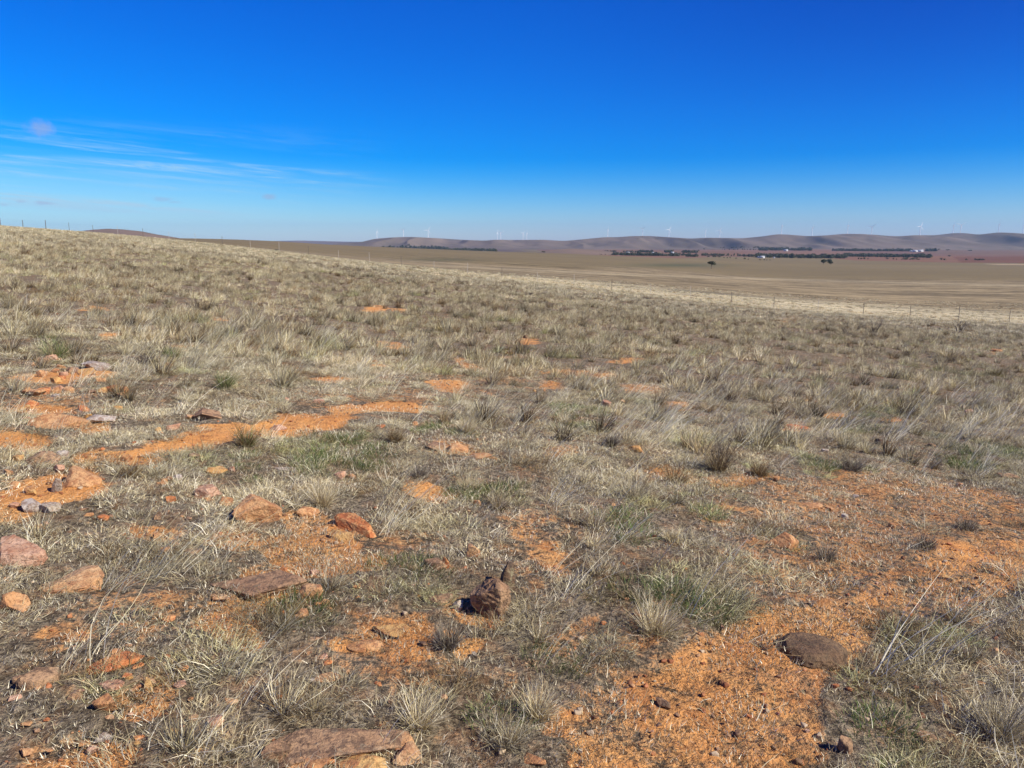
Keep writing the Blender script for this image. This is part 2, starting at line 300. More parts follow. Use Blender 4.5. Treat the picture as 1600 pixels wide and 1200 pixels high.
def build_ground():
    rows = np.concatenate([np.exp(np.linspace(math.log(.25), math.log(1.3), 14, endpoint=False)), np.exp(np.linspace(math.log(1.3), math.log(12), 560, endpoint=False)),
        np.exp(np.linspace(math.log(12), math.log(140), 330, endpoint=False)), np.exp(np.linspace(math.log(140), math.log(4000), 300, endpoint=False)), np.exp(np.linspace(math.log(4000), math.log(15500), 60))])
    a0 = np.linspace(-R(40), R(40), 760); a1 = np.linspace(R(40), 2*math.pi-R(40), 122)[1:-1]
    az = np.concatenate([a0, a1]); nc = len(az); nr = len(rows)
    RR, AA = np.meshgrid(rows, az, indexing='ij'); X = RR*np.sin(AA); Y = RR*np.cos(AA); Z = hz(X, Y)
    px, py = topix(X, Y, Z)
    B = bare(X, Y, Z); BS = B*(.26+.56*fbm(X*2.7, Y*2.7, 49, 4))+.45*sstep(fbm(X*1.9, Y*1.9, 45, 3)+.55*(ellm([e for e in BARE if e[1] < 800 and e[0] < 720], X, Y, Z, 0.)), .55, .85)*B
    BS = np.maximum(BS, .36*flat(X, Y, Z))
    Z = Z+(fbm(X*9, Y*9, 61, 3)-.5)*.035*(1-sstep(RR, 8, 20))-B*.012*(1-sstep(RR, 8, 20))
    Z = Z+(fbm(X*38, Y*38, 67, 2)-.5)*.012*(.4+.6*B)*(1-sstep(RR, 5, 9))
    V = np.stack([X, Y, Z], -1).reshape(-1, 3)
    V = np.vstack([V, [[0, 0, float(hz(np.array([0.]), np.array([0.01]))[0])]]])
    i = np.arange(nr-1)[:, None]; j = np.arange(nc)[None, :]; j2 = (j+1) % nc
    Q = np.stack(np.broadcast_arrays(i*nc+j, i*nc+j2, (i+1)*nc+j2, (i+1)*nc+j), -1).reshape(-1, 4)[:, ::-1]
    # colours
    dep = Y; front = Y > 5
    t = X/np.maximum(Y, 1); dc = fence_depth(np.clip(t, -.8, .8))
    C = np.zeros(X.shape+(3,)); straw = np.array(lin((190, 174, 142))); brown = np.array(lin((146, 130, 98))); tan = np.array(lin((164, 147, 118)))
    pale = np.array(lin((224, 210, 180)))
    C[:] = straw
    k = sstep(dep/dc, 1.0, 1.35)[..., None]; C = C*(1-k)+tan*k
    k = sstep(py, 446-(px-800)*0+(px-1600)*.004, 428+(px-1600)*.0)[..., None]*sstep(dep, 150, 300)[..., None]
    kk = (sstep(dep, 520, 640)*sstep(px, 900, 1000)+sstep(dep, 330, 430)*(1-sstep(px, 900, 1000)))[..., None]; C = C*(1-kk)+brown*kk
    # pale strip of tall dry grass just behind the fence, and a pale track farther down
    pm = (sstep(dep/dc, .86, .92)*(1-sstep(dep/dc, 1.2, 1.75)))*sstep(px, 620, 900)
    C = C*(1-pm[..., None])+pale*pm[..., None]
    ty = np.interp(px, [640, 800, 1000, 1200, 1400, 1600], [413, 420.5, 430, 436, 442, 446.5])
    tm = np.exp(-((py-ty)/1.6)**2)*sstep(px, 640, 720)*.25*front; C = C*(1-tm[..., None])+pale*tm[..., None]
    gm = np.exp(-((px-1060)/75)**2-((py-414.5)/3.0)**2)*.75*front; C = C*(1-gm[..., None])+np.array(lin((96, 102, 76)))*gm[..., None]
    gm = np.exp(-((px-690)/60)**2-((py-406)/3.0)**2)*.5*front; C = C*(1-gm[..., None])+np.array(lin((96, 100, 74)))*gm[..., None]
    wx = px+(fbm(X/150, Y/150, 71)-.5)*16; wy = py+(fbm(X/220, Y/220, 73)-.5)*1.6
    for P, c in FIELDS:
        mk = poly_in(wx, wy, P) & (dep > 1150); C[mk] = np.array(lin(c))
    back = sstep(dep, 2200, 3200)[..., None]*(1-sstep(px, 780, 860))[..., None]
    C = C*(1-back)+np.array(lin((118, 102, 98)))*back
    far = sstep(dep, 5200, 6500)[..., None]*sstep(px, 780, 860)[..., None]; C = C*(1-far)+np.array(lin((130, 108, 98)))*far
    near = (1-sstep(RR, 60, 85))*(1-sstep(dep/dc, .84, .9))
    stre = sstep(dep/dc, 1.0, 1.2)*(1-sstep(dep, 450, 800)*.85)*np.where(px > 600, 1, .4)
    def ap(a): return np.concatenate([a.reshape(-1), a.reshape(-1)[:1]])
    o = newmesh('ground', V, Q, M_GROUND, cols={'gcol': np.vstack([C.reshape(-1, 3), C.reshape(-1, 3)[:1]]), 'bare': ap(BS), 'near': ap(near), 'streak': ap(stre)}, smooth=True)
    tag(o, kind='structure')
    # close the sheet's middle under the camera
    f = len(V)-1; T = np.array([[f, j, (j+1) % nc] for j in range(nc)])[:, ::-1]
    bm = bmesh.new(); bm.from_mesh(o.data); bm.verts.ensure_lookup_table()
    for a in T: bm.faces.new([bm.verts[int(q)] for q in a])
    bm.to_mesh(o.data); bm.free()
build_ground()

# ------------------------------------------------------------------ hills
def hill_mat(name, c1, c2, c3):
    m, t, o = mat(name); pos = t.n('ShaderNodeNewGeometry').outputs['Position']
    a = t.noise(t.n('ShaderNodeMapping', None, Vector=pos, Scale=(.0011, .0011, .004)).outputs[0], 1, 6, .6, .4); b = t.noise(pos, .006, 5, .6)
    c = t.mix(t.sm(a, .38, .62), c1, c2); c = t.mix(t.m('MULTIPLY', t.sm(b, .5, .72), .7), c, c3)
    p = t.n('ShaderNodeBsdfPrincipled', None, Base_Color=c, Roughness=.95); p.inputs['Specular IOR Level'].default_value = .1
    t.t.links.new(p.outputs[0], o.inputs[0]); return m
M_HILL = hill_mat('range_grassland', (.130,.104,.080), (.180,.138,.104), (.088,.078,.060))
def ridge(name, pts, d0, dr, d1, ybase, mt, amp, seed, nx=420, ny=90):
    xs = np.array([p[0] for p in pts], float); ys = np.array([p[1] for p in pts], float)
    gx = np.linspace(xs[0], xs[-1], nx); k = np.exp(-.5*(np.arange(-9, 10)/3.)**2); k /= k.sum()
    yy = np.convolve(np.pad(np.interp(gx, xs, ys), 9, mode='edge'), k, 'valid')
    dd = np.linspace(d0, d1, ny); D, GX = np.meshgrid(dd, gx, indexing='ij'); YY = np.broadcast_to(yy, D.shape)
    t = pixt(GX, 372.); drr = dr*(1+.05*np.sin(GX/90.+seed)); X = t*D
    zt = EYE+drr*pixtan(YY); zb = hz(t*D, D, False)-1.5
    u = np.where(D < drr, (D-d0)/(drr-d0), 1-(D-drr)/(d1-drr)); u = np.clip(u, 0, 1); prof = np.where(D < drr, u**1.25*(1.6-.6*u), sstep(u, 0, 1))
    g = fbm(X/520, D/1300, seed, 4); sp_ = 1-np.abs(2*fbm(X/430+g*.9, D/1900, seed+9, 3)-1)*1.7
    shape = np.sin(np.pi*np.clip(u, 0, 1))**1.0
    Z = zb+(zt-zb)*prof+shape*amp*((sp_-.45)*1.2+(g-.5)*.8)*np.where(D < drr, 1, .4)
    Z = np.minimum(Z, EYE+(zt-EYE)/drr*D) if True else Z
    V = np.stack([X, D, Z-(u <= 0.001)*12], -1).reshape(-1, 3)
    i = np.arange(ny-1)[:, None]; j = np.arange(nx-1)[None, :]
    Q = np.stack(np.broadcast_arrays(i*nx+j, i*nx+j+1, (i+1)*nx+j+1, (i+1)*nx+j), -1).reshape(-1, 4)
    return tag(newmesh(name, V, Q, mt, smooth=True), kind='structure')
RP = [(520, 380.5), (545, 380), (565, 378), (585, 373), (612, 371), (640, 370), (680, 372), (725, 374.8), (757, 376), (776, 374.4), (800, 375), (850, 374.6), (880, 376.5), (910, 374), (945, 370.5), (965, 370.6), (985, 369), (1010, 368.5), (1035, 370), (1060, 371.5),
      (1080, 372.8), (1100, 371.4), (1130, 371.8), (1160, 372.3), (1190, 369.5), (1213, 366), (1230, 366.4), (1262, 369), (1290, 367.8), (1320, 365.2), (1345, 365.6), (1362, 366.4), (1400, 369.3), (1432, 367.3), (1460, 367.6), (1488, 364.2), (1505, 364), (1528, 366.6), (1560, 363), (1585, 364), (1610, 366), (1680, 362), (1760, 366), (1850, 363), (1950, 368)]
ridge('hills', RP, 5300, 7300, 9300, 385.0, M_HILL, 62, 5, nx=900, ny=130)
M_HILL2 = hill_mat('distant_range', (.14,.11,.09), (.18,.13,.10), (.11,.09,.075))
ridge('hills', [(380, 379), (430, 376.4), (470, 375.8), (500, 376.6), (540, 377.6), (580, 378), (620, 379), (640, 380)], 10500, 12500, 14500, 380, M_HILL2, 18, 3, nx=160, ny=40)
M_HILL3 = hill_mat('near_brown_hill', (.15,.11,.08), (.19,.135,.095), (.11,.09,.065))
ridge('hills', [(20, 380), (90, 366), (130, 360.5), (150, 358.4), (170, 357.3), (190, 358), (220, 361), (245, 366), (275, 371), (310, 377), (350, 385)], 1500, 2300, 3200, 386, M_HILL3, 6, 11, nx=200, ny=60)
ridge('hills', [(830, 397), (850, 392), (880, 389), (895, 388.4), (925, 390), (960, 393.5), (990, 397), (1010, 401)], 2350, 2800, 3300, 400, M_HILL3, 2.5, 15, nx=120, ny=40)

# ------------------------------------------------------------------ grass prototypes (never linked to the scene; used only as instances)
PROTO = bpy.data.collections.new('grass_prototypes')
STRAW = [lin((226, 212, 168)), lin((204, 188, 146)), lin((180, 164, 124)), lin((140, 124, 92)), lin((250, 240, 210))]
GREY = [lin((150, 140, 120)), lin((108, 98, 82)), lin((184, 174, 152)), lin((84, 74, 60))]
GRN = [lin((102, 124, 60)), lin((80, 102, 46)), lin((130, 142, 82)), lin((62, 84, 36))]
BRN = [lin((124, 98, 62)), lin((96, 76, 50)), lin((152, 126, 86)), lin((76, 58, 40))]
def ribbons(rg, n, radius, L, wd, tilt, curl, pal, seg=3, lean=(0, 0), wind=0., up0=0.0, spread=1.0):
    a = rg.uniform(0, 2*np.pi, n); r = radius*np.sqrt(rg.uniform(0, 1, n))
    base = np.stack([r*np.cos(a), r*np.sin(a), np.full(n, -.006)+rg.uniform(0, up0+1e-6, n)], -1)
    az_ = a+rg.normal(0, 1.0/spread, n); ln = rg.uniform(*L, n); ti = R(1)*rg.uniform(*tilt, n)
    cu = rg.uniform(*curl, n)*R(1)/seg; tw = rg.normal(0, .35, n)
    P = [base]; p = base.copy(); Lm = ln/seg
    for s in range(seg):
        d = np.stack([np.sin(ti)*np.cos(az_)+lean[0], np.sin(ti)*np.sin(az_)+lean[1], np.cos(ti)], -1)
        d[:, 0] += wind*(s+1)/seg; d /= np.linalg.norm(d, axis=1)[:, None]
        p = p+d*Lm[:, None]; p[:, 2] = np.maximum(p[:, 2], .002+rg.uniform(0, .012, n)); P.append(p.copy()); ti = ti+cu; az_ = az_+tw
    P = np.stack(P, 1); ph = rg.uniform(0, np.pi, n)
    sd_ = np.stack([np.cos(ph), np.sin(ph), rg.uniform(-.4, .4, n)], -1); ws = rg.uniform(*wd, n)/2
    tt = np.linspace(0, 1, seg+1); wp = 1-.75*tt**1.5
    A = P-sd_[:, None]*(ws[:, None]*wp)[..., None]; Bv = P+sd_[:, None]*(ws[:, None]*wp)[..., None]
    V = np.stack([A, Bv], 2).reshape(-1, 3); k = (seg+1)*2
    b = (np.arange(n)*k)[:, None]+(np.arange(seg)*2)[None, :]; Q = np.stack([b, b+1, b+3, b+2], -1).reshape(-1, 4)
    ci = rg.integers(0, len(pal), n); C = np.array(pal)[ci]*rg.uniform(.8, 1.15, (n, 1)); C = np.repeat(C, k, 0)
    return V, Q, C
def join(parts):
    V, Q, C, o = [], [], [], 0
    for v, q, c in parts: V.append(v); Q.append(q+o); C.append(c); o += len(v)
    return np.vstack(V), np.vstack(Q), np.vstack(C)
def proto(coll, name, parts):
    V, Q, C = join(parts); o = newmesh(name, V, Q, M_BLADE, cols={'bc': C}, link=False); coll.objects.link(o)
def pcoll(name): return bpy.data.collections.new(name)
rg = np.random.default_rng(21)
MIX = STRAW+STRAW[:3]+GREY[:3]
C_MAT = pcoll('matted_grass'); C_GREEN = pcoll('green_grass_set'); C_TUFT = pcoll('tussock_set'); C_STEM = pcoll('stem_set'); C_LIT = pcoll('litter_set'); C_MID = pcoll('mid_set'); C_FAR = pcoll('far_set'); C_TM = pcoll('mid_tussock_set')
for i in range(8):
    proto(C_MAT, 'm%02d' % i, [ribbons(rg, 210, .13, (.03, .10), (.0014, .003), (35, 85), (0, 90), MIX, wind=.25), ribbons(rg, 70, .14, (.015, .05), (.002, .004), (70, 95), (-20, 20), GREY+STRAW[2:4], seg=2), ribbons(rg, 18, .10, (.07, .17), (.0016, .003), (15, 60), (20, 80), STRAW, wind=.4)])
for i in range(5):
    proto(C_GREEN, 'g%02d' % i, [ribbons(rg, 240, .13, (.03, .085), (.0014, .003), (10, 65), (10, 70), GRN+GRN+STRAW[2:4], wind=.2), ribbons(rg, 40, .13, (.04, .12), (.0016, .003), (30, 70), (20, 80), STRAW, wind=.3)])
for i in range(6):
    proto(C_TUFT, 't%02d' % i, [ribbons(rg, 130, .035, (.08, .20), (.0016, .003), (4, 50), (5, 50), STRAW+BRN[:1]+GREY[:2], seg=4, wind=.22, spread=3), ribbons(rg, 60, .05, (.04, .11), (.002, .0034), (30, 80), (10, 60), GREY+BRN, wind=.1, spread=3)])
for i in range(6):
    proto(C_STEM, 's%02d' % i, [ribbons(rg, 7+i*2, .07, (.26, .66), (.0022, .0038), (5, 30), (5, 26), [STRAW[0], STRAW[4], STRAW[4]], seg=6, wind=.8, lean=(.35, 0))])
for i in range(6):
    proto(C_LIT, 'l%02d' % i, [ribbons(rg, 230, .17, (.005, .018), (.0014, .0034), (80, 93), (-15, 15), [GREY[0], GREY[2], GREY[2], GREY[1], STRAW[1], STRAW[4], STRAW[4], STRAW[0], BRN[2]], seg=1), ribbons(rg, 5, .15, (.05, .14), (.0016, .0026), (76, 92), (-10, 10), STRAW, seg=3)])
for i in range(6):
    proto(C_TM, 'u%02d' % i, [ribbons(rg, 90, .045, (.10, .24), (.0034, .006), (4, 46), (5, 45), [STRAW, STRAW+GREY, GREY+BRN][i % 3]+STRAW[2:3], seg=3, wind=.3, spread=3), ribbons(rg, 60, .07, (.03, .09), (.005, .008), (30, 85), (5, 40), BRN+[BRN[3], GREY[3]], seg=2, spread=3)])
for i in range(8):
    proto(C_MID, 'd%02d' % i, [ribbons(rg, 90, .16, (.05, .14), (.004, .0075), (20, 78), (0, 70), MIX, seg=2, wind=.3), ribbons(rg, 44, .05, (.10, .24), (.0035, .006), (5, 42), (5, 40), STRAW+BRN[:1], seg=3, wind=.4, spread=3), ribbons(rg, 20, .17, (.03, .07), (.006, .010), (60, 90), (0, 20), GREY+BRN[2:], seg=1)])
for i in range(8):
    proto(C_FAR, 'f%02d' % i, [ribbons(rg, 90, .32, (.07, .18), (.008, .016), (15, 70), (0, 60), MIX+BRN[:1], seg=2, wind=.35), ribbons(rg, 26, .08, (.12, .28), (.007, .013), (5, 40), (5, 40), STRAW, seg=2, wind=.45, spread=3)])
PEB = pcoll('pebble_set')

def gn_scatter(name, coll, P, rz, sc, idx, tint, label, tilt=None, category='grass'):
    n = len(P); me = bpy.data.meshes.new(name); me.vertices.add(n); me.vertices.foreach_set('co', P.astype(np.float32).ravel())
    rot = np.zeros((n, 3)); rot[:, 2] = rz
    if tilt is not None: rot[:, 0] = tilt[0]; rot[:, 1] = tilt[1]
    a = me.attributes.new('rot', 'FLOAT_VECTOR', 'POINT'); a.data.foreach_set('vector', rot.astype(np.float32).ravel())
    a = me.attributes.new('scl', 'FLOAT', 'POINT'); a.data.foreach_set('value', sc.astype(np.float32))
    a = me.attributes.new('idx', 'INT', 'POINT'); a.data.foreach_set('value', idx.astype(np.int32))
    a = me.attributes.new('tint', 'FLOAT_COLOR', 'POINT'); a.data.foreach_set('color', np.hstack([tint, np.ones((n, 1))]).astype(np.float32).ravel())
    o = bpy.data.objects.new(name, me); SC.collection.objects.link(o)
    g = bpy.data.node_groups.new(name, 'GeometryNodeTree')
    g.interface.new_socket('Geometry', in_out='INPUT', socket_type='NodeSocketGeometry'); g.interface.new_socket('Geometry', in_out='OUTPUT', socket_type='NodeSocketGeometry')
    N = g.nodes; gi = N.new('NodeGroupInput'); go = N.new('NodeGroupOutput'); ci = N.new('GeometryNodeCollectionInfo'); ip = N.new('GeometryNodeInstanceOnPoints')
    ci.inputs['Collection'].default_value = coll; ci.inputs['Separate Children'].default_value = True; ci.inputs['Reset Children'].default_value = True
    def na(nm, ty): q = N.new('GeometryNodeInputNamedAttribute'); q.data_type = ty; q.inputs[0].default_value = nm; return q.outputs[0]
    Lk = g.links.new
    Lk(gi.outputs[0], ip.inputs['Points']); Lk(ci.outputs[0], ip.inputs['Instance']); ip.inputs['Pick Instance'].default_value = True
    Lk(na('idx', 'INT'), ip.inputs['Instance Index'])
    e2 = N.new('FunctionNodeEulerToRotation'); Lk(na('rot', 'FLOAT_VECTOR'), e2.inputs[0]); Lk(e2.outputs[0], ip.inputs['Rotation'])
    Lk(na('scl', 'FLOAT'), ip.inputs['Scale']); Lk(ip.outputs[0], go.inputs[0])
    md = o.modifiers.new('scatter', 'NODES'); md.node_group = g
    return tag(o, label, category, kind='stuff')
HALF = .80
def samp(r0, r1, dens, jit=0):               # even random points in the view wedge (a margin wider than the frame)
    A = .5*2*HALF*(r1*r1-r0*r0); n = int(A*dens); r = np.sqrt(rng.uniform(r0*r0, r1*r1, n)); t = rng.uniform(-HALF, HALF, n)
    X = r*t; Y = r; return X, Y
def tints(X, Y, Z, g=None):
    n = len(X); a = fbm(X*.9, Y*.9, 81, 3); b = fbm(X*.22, Y*.22, 83, 3); c = rng.uniform(0, 1, n)
    T = np.array([.97, 1.0, .98])*np.ones((n, 3))*(.62+.95*c+(a-.5)*.8)[:, None]  # wide brightness spread puts sunlit highlights and shadow into the blade colour
    gy = sstep(b+(c-.5)*.3, .52, .70)[:, None]; T = T*(1-gy)+T*np.array([.82, .80, .80])*gy
    if g is not None:
        k = (sstep(g+(c-.5)*.3, .25, .75)*.85)[:, None]; T = T*(1-k)+T*np.array([.56, .70, .38])*k
    wk = (sstep(rng.uniform(0, 1, n), .80, .92))[:, None]; T = T*(1-wk)+T*np.array([.50, .40, .31])*wk  # some clumps tinted darker, painting in shadow among the tufts
    return np.clip(T, .1, 1.4)
def gz(X, Y):
    return hz(X, Y)
def lift(X, Y, Z, B=None):                    # same fine relief as the ground sheet
    r = np.hypot(X, Y); return Z+(fbm(X*9, Y*9, 61, 3)-.5)*.035*(1-sstep(r, 8, 20))
def scatter_all():
    # 1 matted dry grass, near
    X, Y = samp(1.3, 11, 40); Z = gz(X, Y); B = np.maximum(bare(X, Y, Z), .74*flat(X, Y, Z)); G = green(X, Y, Z); patch = fbm(X*1.7, Y*1.7, 91, 3)
    keep = rng.uniform(0, 1, len(X)) > np.clip(B*1.25, 0, .985); keep &= rng.uniform(0, 1, len(X)) < sstep(patch, .34, .54)*.85+.2
    gk = rng.uniform(0, 1, len(X)) < sstep(G, .35, .8)
    k1 = keep & ~gk; k2 = keep & gk
    def put(nm, coll, k, s0, s1, lab, nn, tw=.9, g=None, X=X, Y=Y, Z=Z):
        x, y, z = X[k], Y[k], lift(X[k], Y[k], Z[k]); n = len(x)
        sc = rng.uniform(s0, s1, n)*(.8+.5*fbm(x*.8, y*.8, 97, 2))
        return gn_scatter(nm, coll, np.stack([x, y, z], -1), rng.uniform(-tw, tw, n), sc, rng.integers(0, nn, n), tints(x, y, z, None if g is None else g[k]), lab, tilt=(rng.normal(0, .06, n), rng.normal(.09, .06, n)))
    put('dry_grass', C_MAT, k1, .6, 1.15, 'matted pale dry grass covering the near slope between bare orange patches', 8, g=G)
    put('green_grass', C_GREEN, k2, .6, 1.1, 'short dull green grass growing in patches on the near slope', 5)
    # 2 tussocks near
    X2, Y2 = samp(1.5, 12, 2.6); Z2 = gz(X2, Y2); B2 = np.maximum(bare(X2, Y2, Z2), .72*flat(X2, Y2, Z2)); k = rng.uniform(0, 1, len(X2)) > B2*1.3
    k &= fbm(X2*.7, Y2*.7, 101, 2) > .42
    put('small_tussocks', C_TUFT, k, .5, 1.05, 'small upright tufts of straw coloured grass dotted over the near slope', 6, X=X2, Y=Y2, Z=Z2)
    X7, Y7 = samp(7, 60, 2.4); Z7 = gz(X7, Y7); B7 = np.maximum(bare(X7, Y7, Z7), .6*flat(X7, Y7, Z7)); k = (rng.uniform(0, 1, len(X7)) > B7*1.2) & (rng.uniform(0, 1, len(X7)) < sstep(fbm(X7*.3, Y7*.3, 119, 3), .35, .55)*.8+.2)
    put('tussocks', C_TM, k, .55, 1.35, 'rounded straw and brown tussocks crowded over the middle of the slope', 6, X=X7, Y=Y7, Z=Z7)
    # 3 long bent stems
    X3, Y3 = samp(1.7, 14, 7.0); Z3 = gz(X3, Y3); B3 = np.maximum(bare(X3, Y3, Z3), .75*flat(X3, Y3, Z3)); px, py = topix(X3, Y3, Z3)
    bias = fbm(X3*.55, Y3*.55, 107, 2); wt = sstep(bias, .40, .62)*np.where((px > 1150) & (py > 760) & (py < 1020), .12, 1.0)
    k = (rng.uniform(0, 1, len(X3)) < wt) & (B3 < .6)
    put('long_grass_stems', C_STEM, k, .5, 1.05, 'long pale seed stems bent over towards the right by wind', 6, tw=.4, X=X3, Y=Y3, Z=Z3)
    # 4 litter on bare ground
    X4, Y4 = samp(1.3, 13, 46); Z4 = gz(X4, Y4); B4 = bare(X4, Y4, Z4); px, py = topix(X4, Y4, Z4)
    path = ((py < 800) & (px < 720) & (B4 > .6)); lit = fbm(X4*2.5, Y4*2.5, 111, 3)
    k = (rng.uniform(0, 1, len(X4)) < np.where(path, .05, (.5+.5*sstep(lit, .40, .62)))) 
    put('plant_litter', C_LIT, k, .7, 1.3, 'grey and pale dead leaf and stalk litter lying on orange soil', 6, tw=3.1, X=X4, Y=Y4, Z=Z4)
    # 5 middle distance
    X5, Y5 = samp(10.5, 46, 14); Z5 = gz(X5, Y5); B5 = bare(X5, Y5, Z5); G5 = green(X5, Y5, Z5); pt = fbm(X5*.9, Y5*.9, 113, 3)
    k = (rng.uniform(0, 1, len(X5)) > np.clip(B5*1.2, 0, .97)) & (rng.uniform(0, 1, len(X5)) < sstep(pt, .36, .56)*.85+.14)
    put('dry_grass_slope', C_MID, k, .5, 1.1, 'pale tussocky dry grass over the middle of the slope', 8, g=G5, X=X5, Y=Y5, Z=Z5)
    # 6 far part of the slope, up to and beyond the fence
    X6, Y6 = samp(43, 165, 4.6)
    t = X6/Y6; dc = fence_depth(t); dens = np.clip(1.25-(Y6/dc)*.35, .3, 1)*np.where(Y6/dc > .93, .30, 1)*np.where(Y6/dc > 1.35, .3, 1)
    k = rng.uniform(0, 1, len(X6)) < dens; X6, Y6 = X6[k], Y6[k]; Z6 = gz(X6, Y6); pt = fbm(X6*.3, Y6*.3, 117, 3)
    k = (rng.uniform(0, 1, len(X6)) < sstep(pt, .34, .56)*.8+.2)
    X6, Y6, Z6 = X6[k], Y6[k], Z6[k]; n = len(X6); T = tints(X6, Y6, Z6); dc = fence_depth(X6/Y6); q = Y6/dc
    pb = (sstep(q, .95, 1.0)*(1-sstep(q, 1.15, 1.3)))[:, None]*sstep(topix(X6, Y6, Z6)[0], 600, 850)[:, None]; T = T*(1+.35*pb)
    gn_scatter('dry_grass_crest', C_FAR, np.stack([X6, Y6, Z6], -1), rng.uniform(-.9, .9, n), rng.uniform(.5, 1.15, n), rng.integers(0, 8, n), np.clip(T, .1, 1.45), 'thin dry grass on the far part of the slope and past the fence')
    print('scatter counts', sum(k1), sum(k2), len(X5), n)
scatter_all()

# ------------------------------------------------------------------ rocks
def rock_mat(name, ca, cb, cc, lich=None, lk=.5):
    m, t, o = mat(name); tc = t.n('ShaderNodeTexCoord').outputs['Object']; rnd = t.n('ShaderNodeObjectInfo').outputs['Random']
    off = t.n('ShaderNodeCombineXYZ', None, X=t.m('MULTIPLY', rnd, 37.), Y=t.m('MULTIPLY', rnd, 11.), Z=rnd).outputs[0]
    p = t.vm('ADD', tc, off)
    n1 = t.noise(p, 7, 6, .65, .15); n2 = t.noise(p, 24, 7, .72, .05); n3 = t.noise(p, 90, 3, .6)
    c = t.mix(t.sm(n1, .38, .62), ca, cb); c = t.mix(t.m('MULTIPLY', t.sm(n2, .46, .60), .85), c, cc)
    if lich: c = t.mix(t.m('MULTIPLY', t.sm(t.noise(p, 16, 7, .75, .1), .56, .64), lk), c, lich)
    c = t.mix(t.m('MULTIPLY', t.sm(n3, .54, .64), .6), c, tuple(v*.3 for v in ca))
    h = t.m('ADD', t.m('MULTIPLY', n2, .8), t.m('MULTIPLY', n3, .35))
    b = t.n('ShaderNodeBump', None, Height=h, Distance=.02, Strength=1.0)
    s = t.n('ShaderNodeBsdfPrincipled', None, Base_Color=c, Roughness=.85, Normal=b.outputs[0]); s.inputs['Specular IOR Level'].default_value = .25
    t.t.links.new(s.outputs[0], o.inputs[0]); return m
RM = {
 'orange': rock_mat('ochre_sandstone', (.50, .25, .10), (.58, .34, .16), (.33, .145, .065), (.18, .12, .08), .45),
 'brown': rock_mat('brown_weathered_stone', (.32, .185, .10), (.42, .26, .14), (.13, .08, .05), (.34, .30, .20), .35),
 'umber': rock_mat('umber_smooth_stone', (.155, .092, .05), (.20, .125, .065), (.10, .065, .04), (.26, .19, .10), .3),
 'dark': rock_mat('dark_lichened_stone', (.13, .085, .05), (.22, .13, .07), (.07, .05, .035), (.36, .32, .18), .5),
 'red': rock_mat('red_ironstone', (.50, .18, .06), (.40, .13, .05), (.60, .32, .13), (.22, .11, .07), .4),
 'pink': rock_mat('pinkish_sandstone', (.48, .27, .16), (.56, .36, .24), (.34, .16, .09), (.20, .13, .09), .4),
 'tan': rock_mat('tan_sandstone', (.52, .29, .13), (.58, .38, .20), (.36, .17, .08), (.24, .18, .11), .4),
 'yellow': rock_mat('yellow_sandstone', (.54, .30, .10), (.60, .38, .15), (.36, .16, .06), (.30, .22, .10), .3),
 'white': rock_mat('white_quartz', (.42, .35, .26), (.56, .50, .41), (.28, .17, .10), (.20, .14, .10)),
 'grey': rock_mat('grey_lichened_stone', (.36, .30, .25), (.46, .40, .34), (.24, .15, .10), (.60, .57, .50), .6),
}
ICO = {}
def ico(s):
    if s not in ICO:
        bm = bmesh.new(); bmesh.ops.create_icosphere(bm, subdivisions=s, radius=1); bm.verts.ensure_lookup_table()
        ICO[s] = (np.array([v.co[:] for v in bm.verts]), np.array([[v.index for v in f.verts] for f in bm.faces])); bm.free()
    return ICO[s]
def n3d(P, f, s):
    return (vn(P[:, 0]*f+P[:, 2]*f*.73, P[:, 1]*f-P[:, 2]*f*.61, s)+vn(P[:, 1]*f+31+P[:, 0]*f*.37, P[:, 2]*f+17, s+5))/2-.5
def rock_geo(w, d, h, seed, sub=5, flat=False, planes=9, rough=1.0, point=0):
    g = np.random.default_rng(seed); D, Fc = ico(sub); D = D.copy()
    N = g.normal(0, 1, (planes, 3)); N /= np.linalg.norm(N, axis=1)[:, None]; of = g.uniform(.5, .95, planes) if planes < 20 else g.uniform(.82, .95, planes)
    N = np.vstack([N, [[g.normal(0, .12), g.normal(0, .12), 1]], [[0, 0, -1]]]); of = np.append(of, [.62 if flat else g.uniform(.6, .85), .8]); N /= np.linalg.norm(N, axis=1)[:, None]
    dn = D@N.T; rr = np.where(dn > .02, of/np.maximum(dn, .02), 9); k = 110.
    mn = rr.min(1); r = mn-np.log(np.exp(-k*(rr-mn[:, None])).sum(1))/k; r = np.clip(r, .3, 1.25)
    P = D*r[:, None]
    P /= np.abs(P).max(0)
    if point: P[:, 0] = P[:, 0]*(1-.0*P[:, 2]); P[:, 1] *= (1-.55*np.clip(P[:, 0]*point, 0, 1)); P[:, 2] *= (1-.4*np.clip(P[:, 0]*point, 0, 1))
    P += D*((n3d(P, 3.1, seed)*.09+n3d(P, 8, seed+3)*.07+n3d(P, 21, seed+7)*.045)*rough)[:, None]
    P[:, 2] += np.round(P[:, 2]*5)*.0
    return P*np.array([w/2, d/2, h/2]), Fc
LOC = []
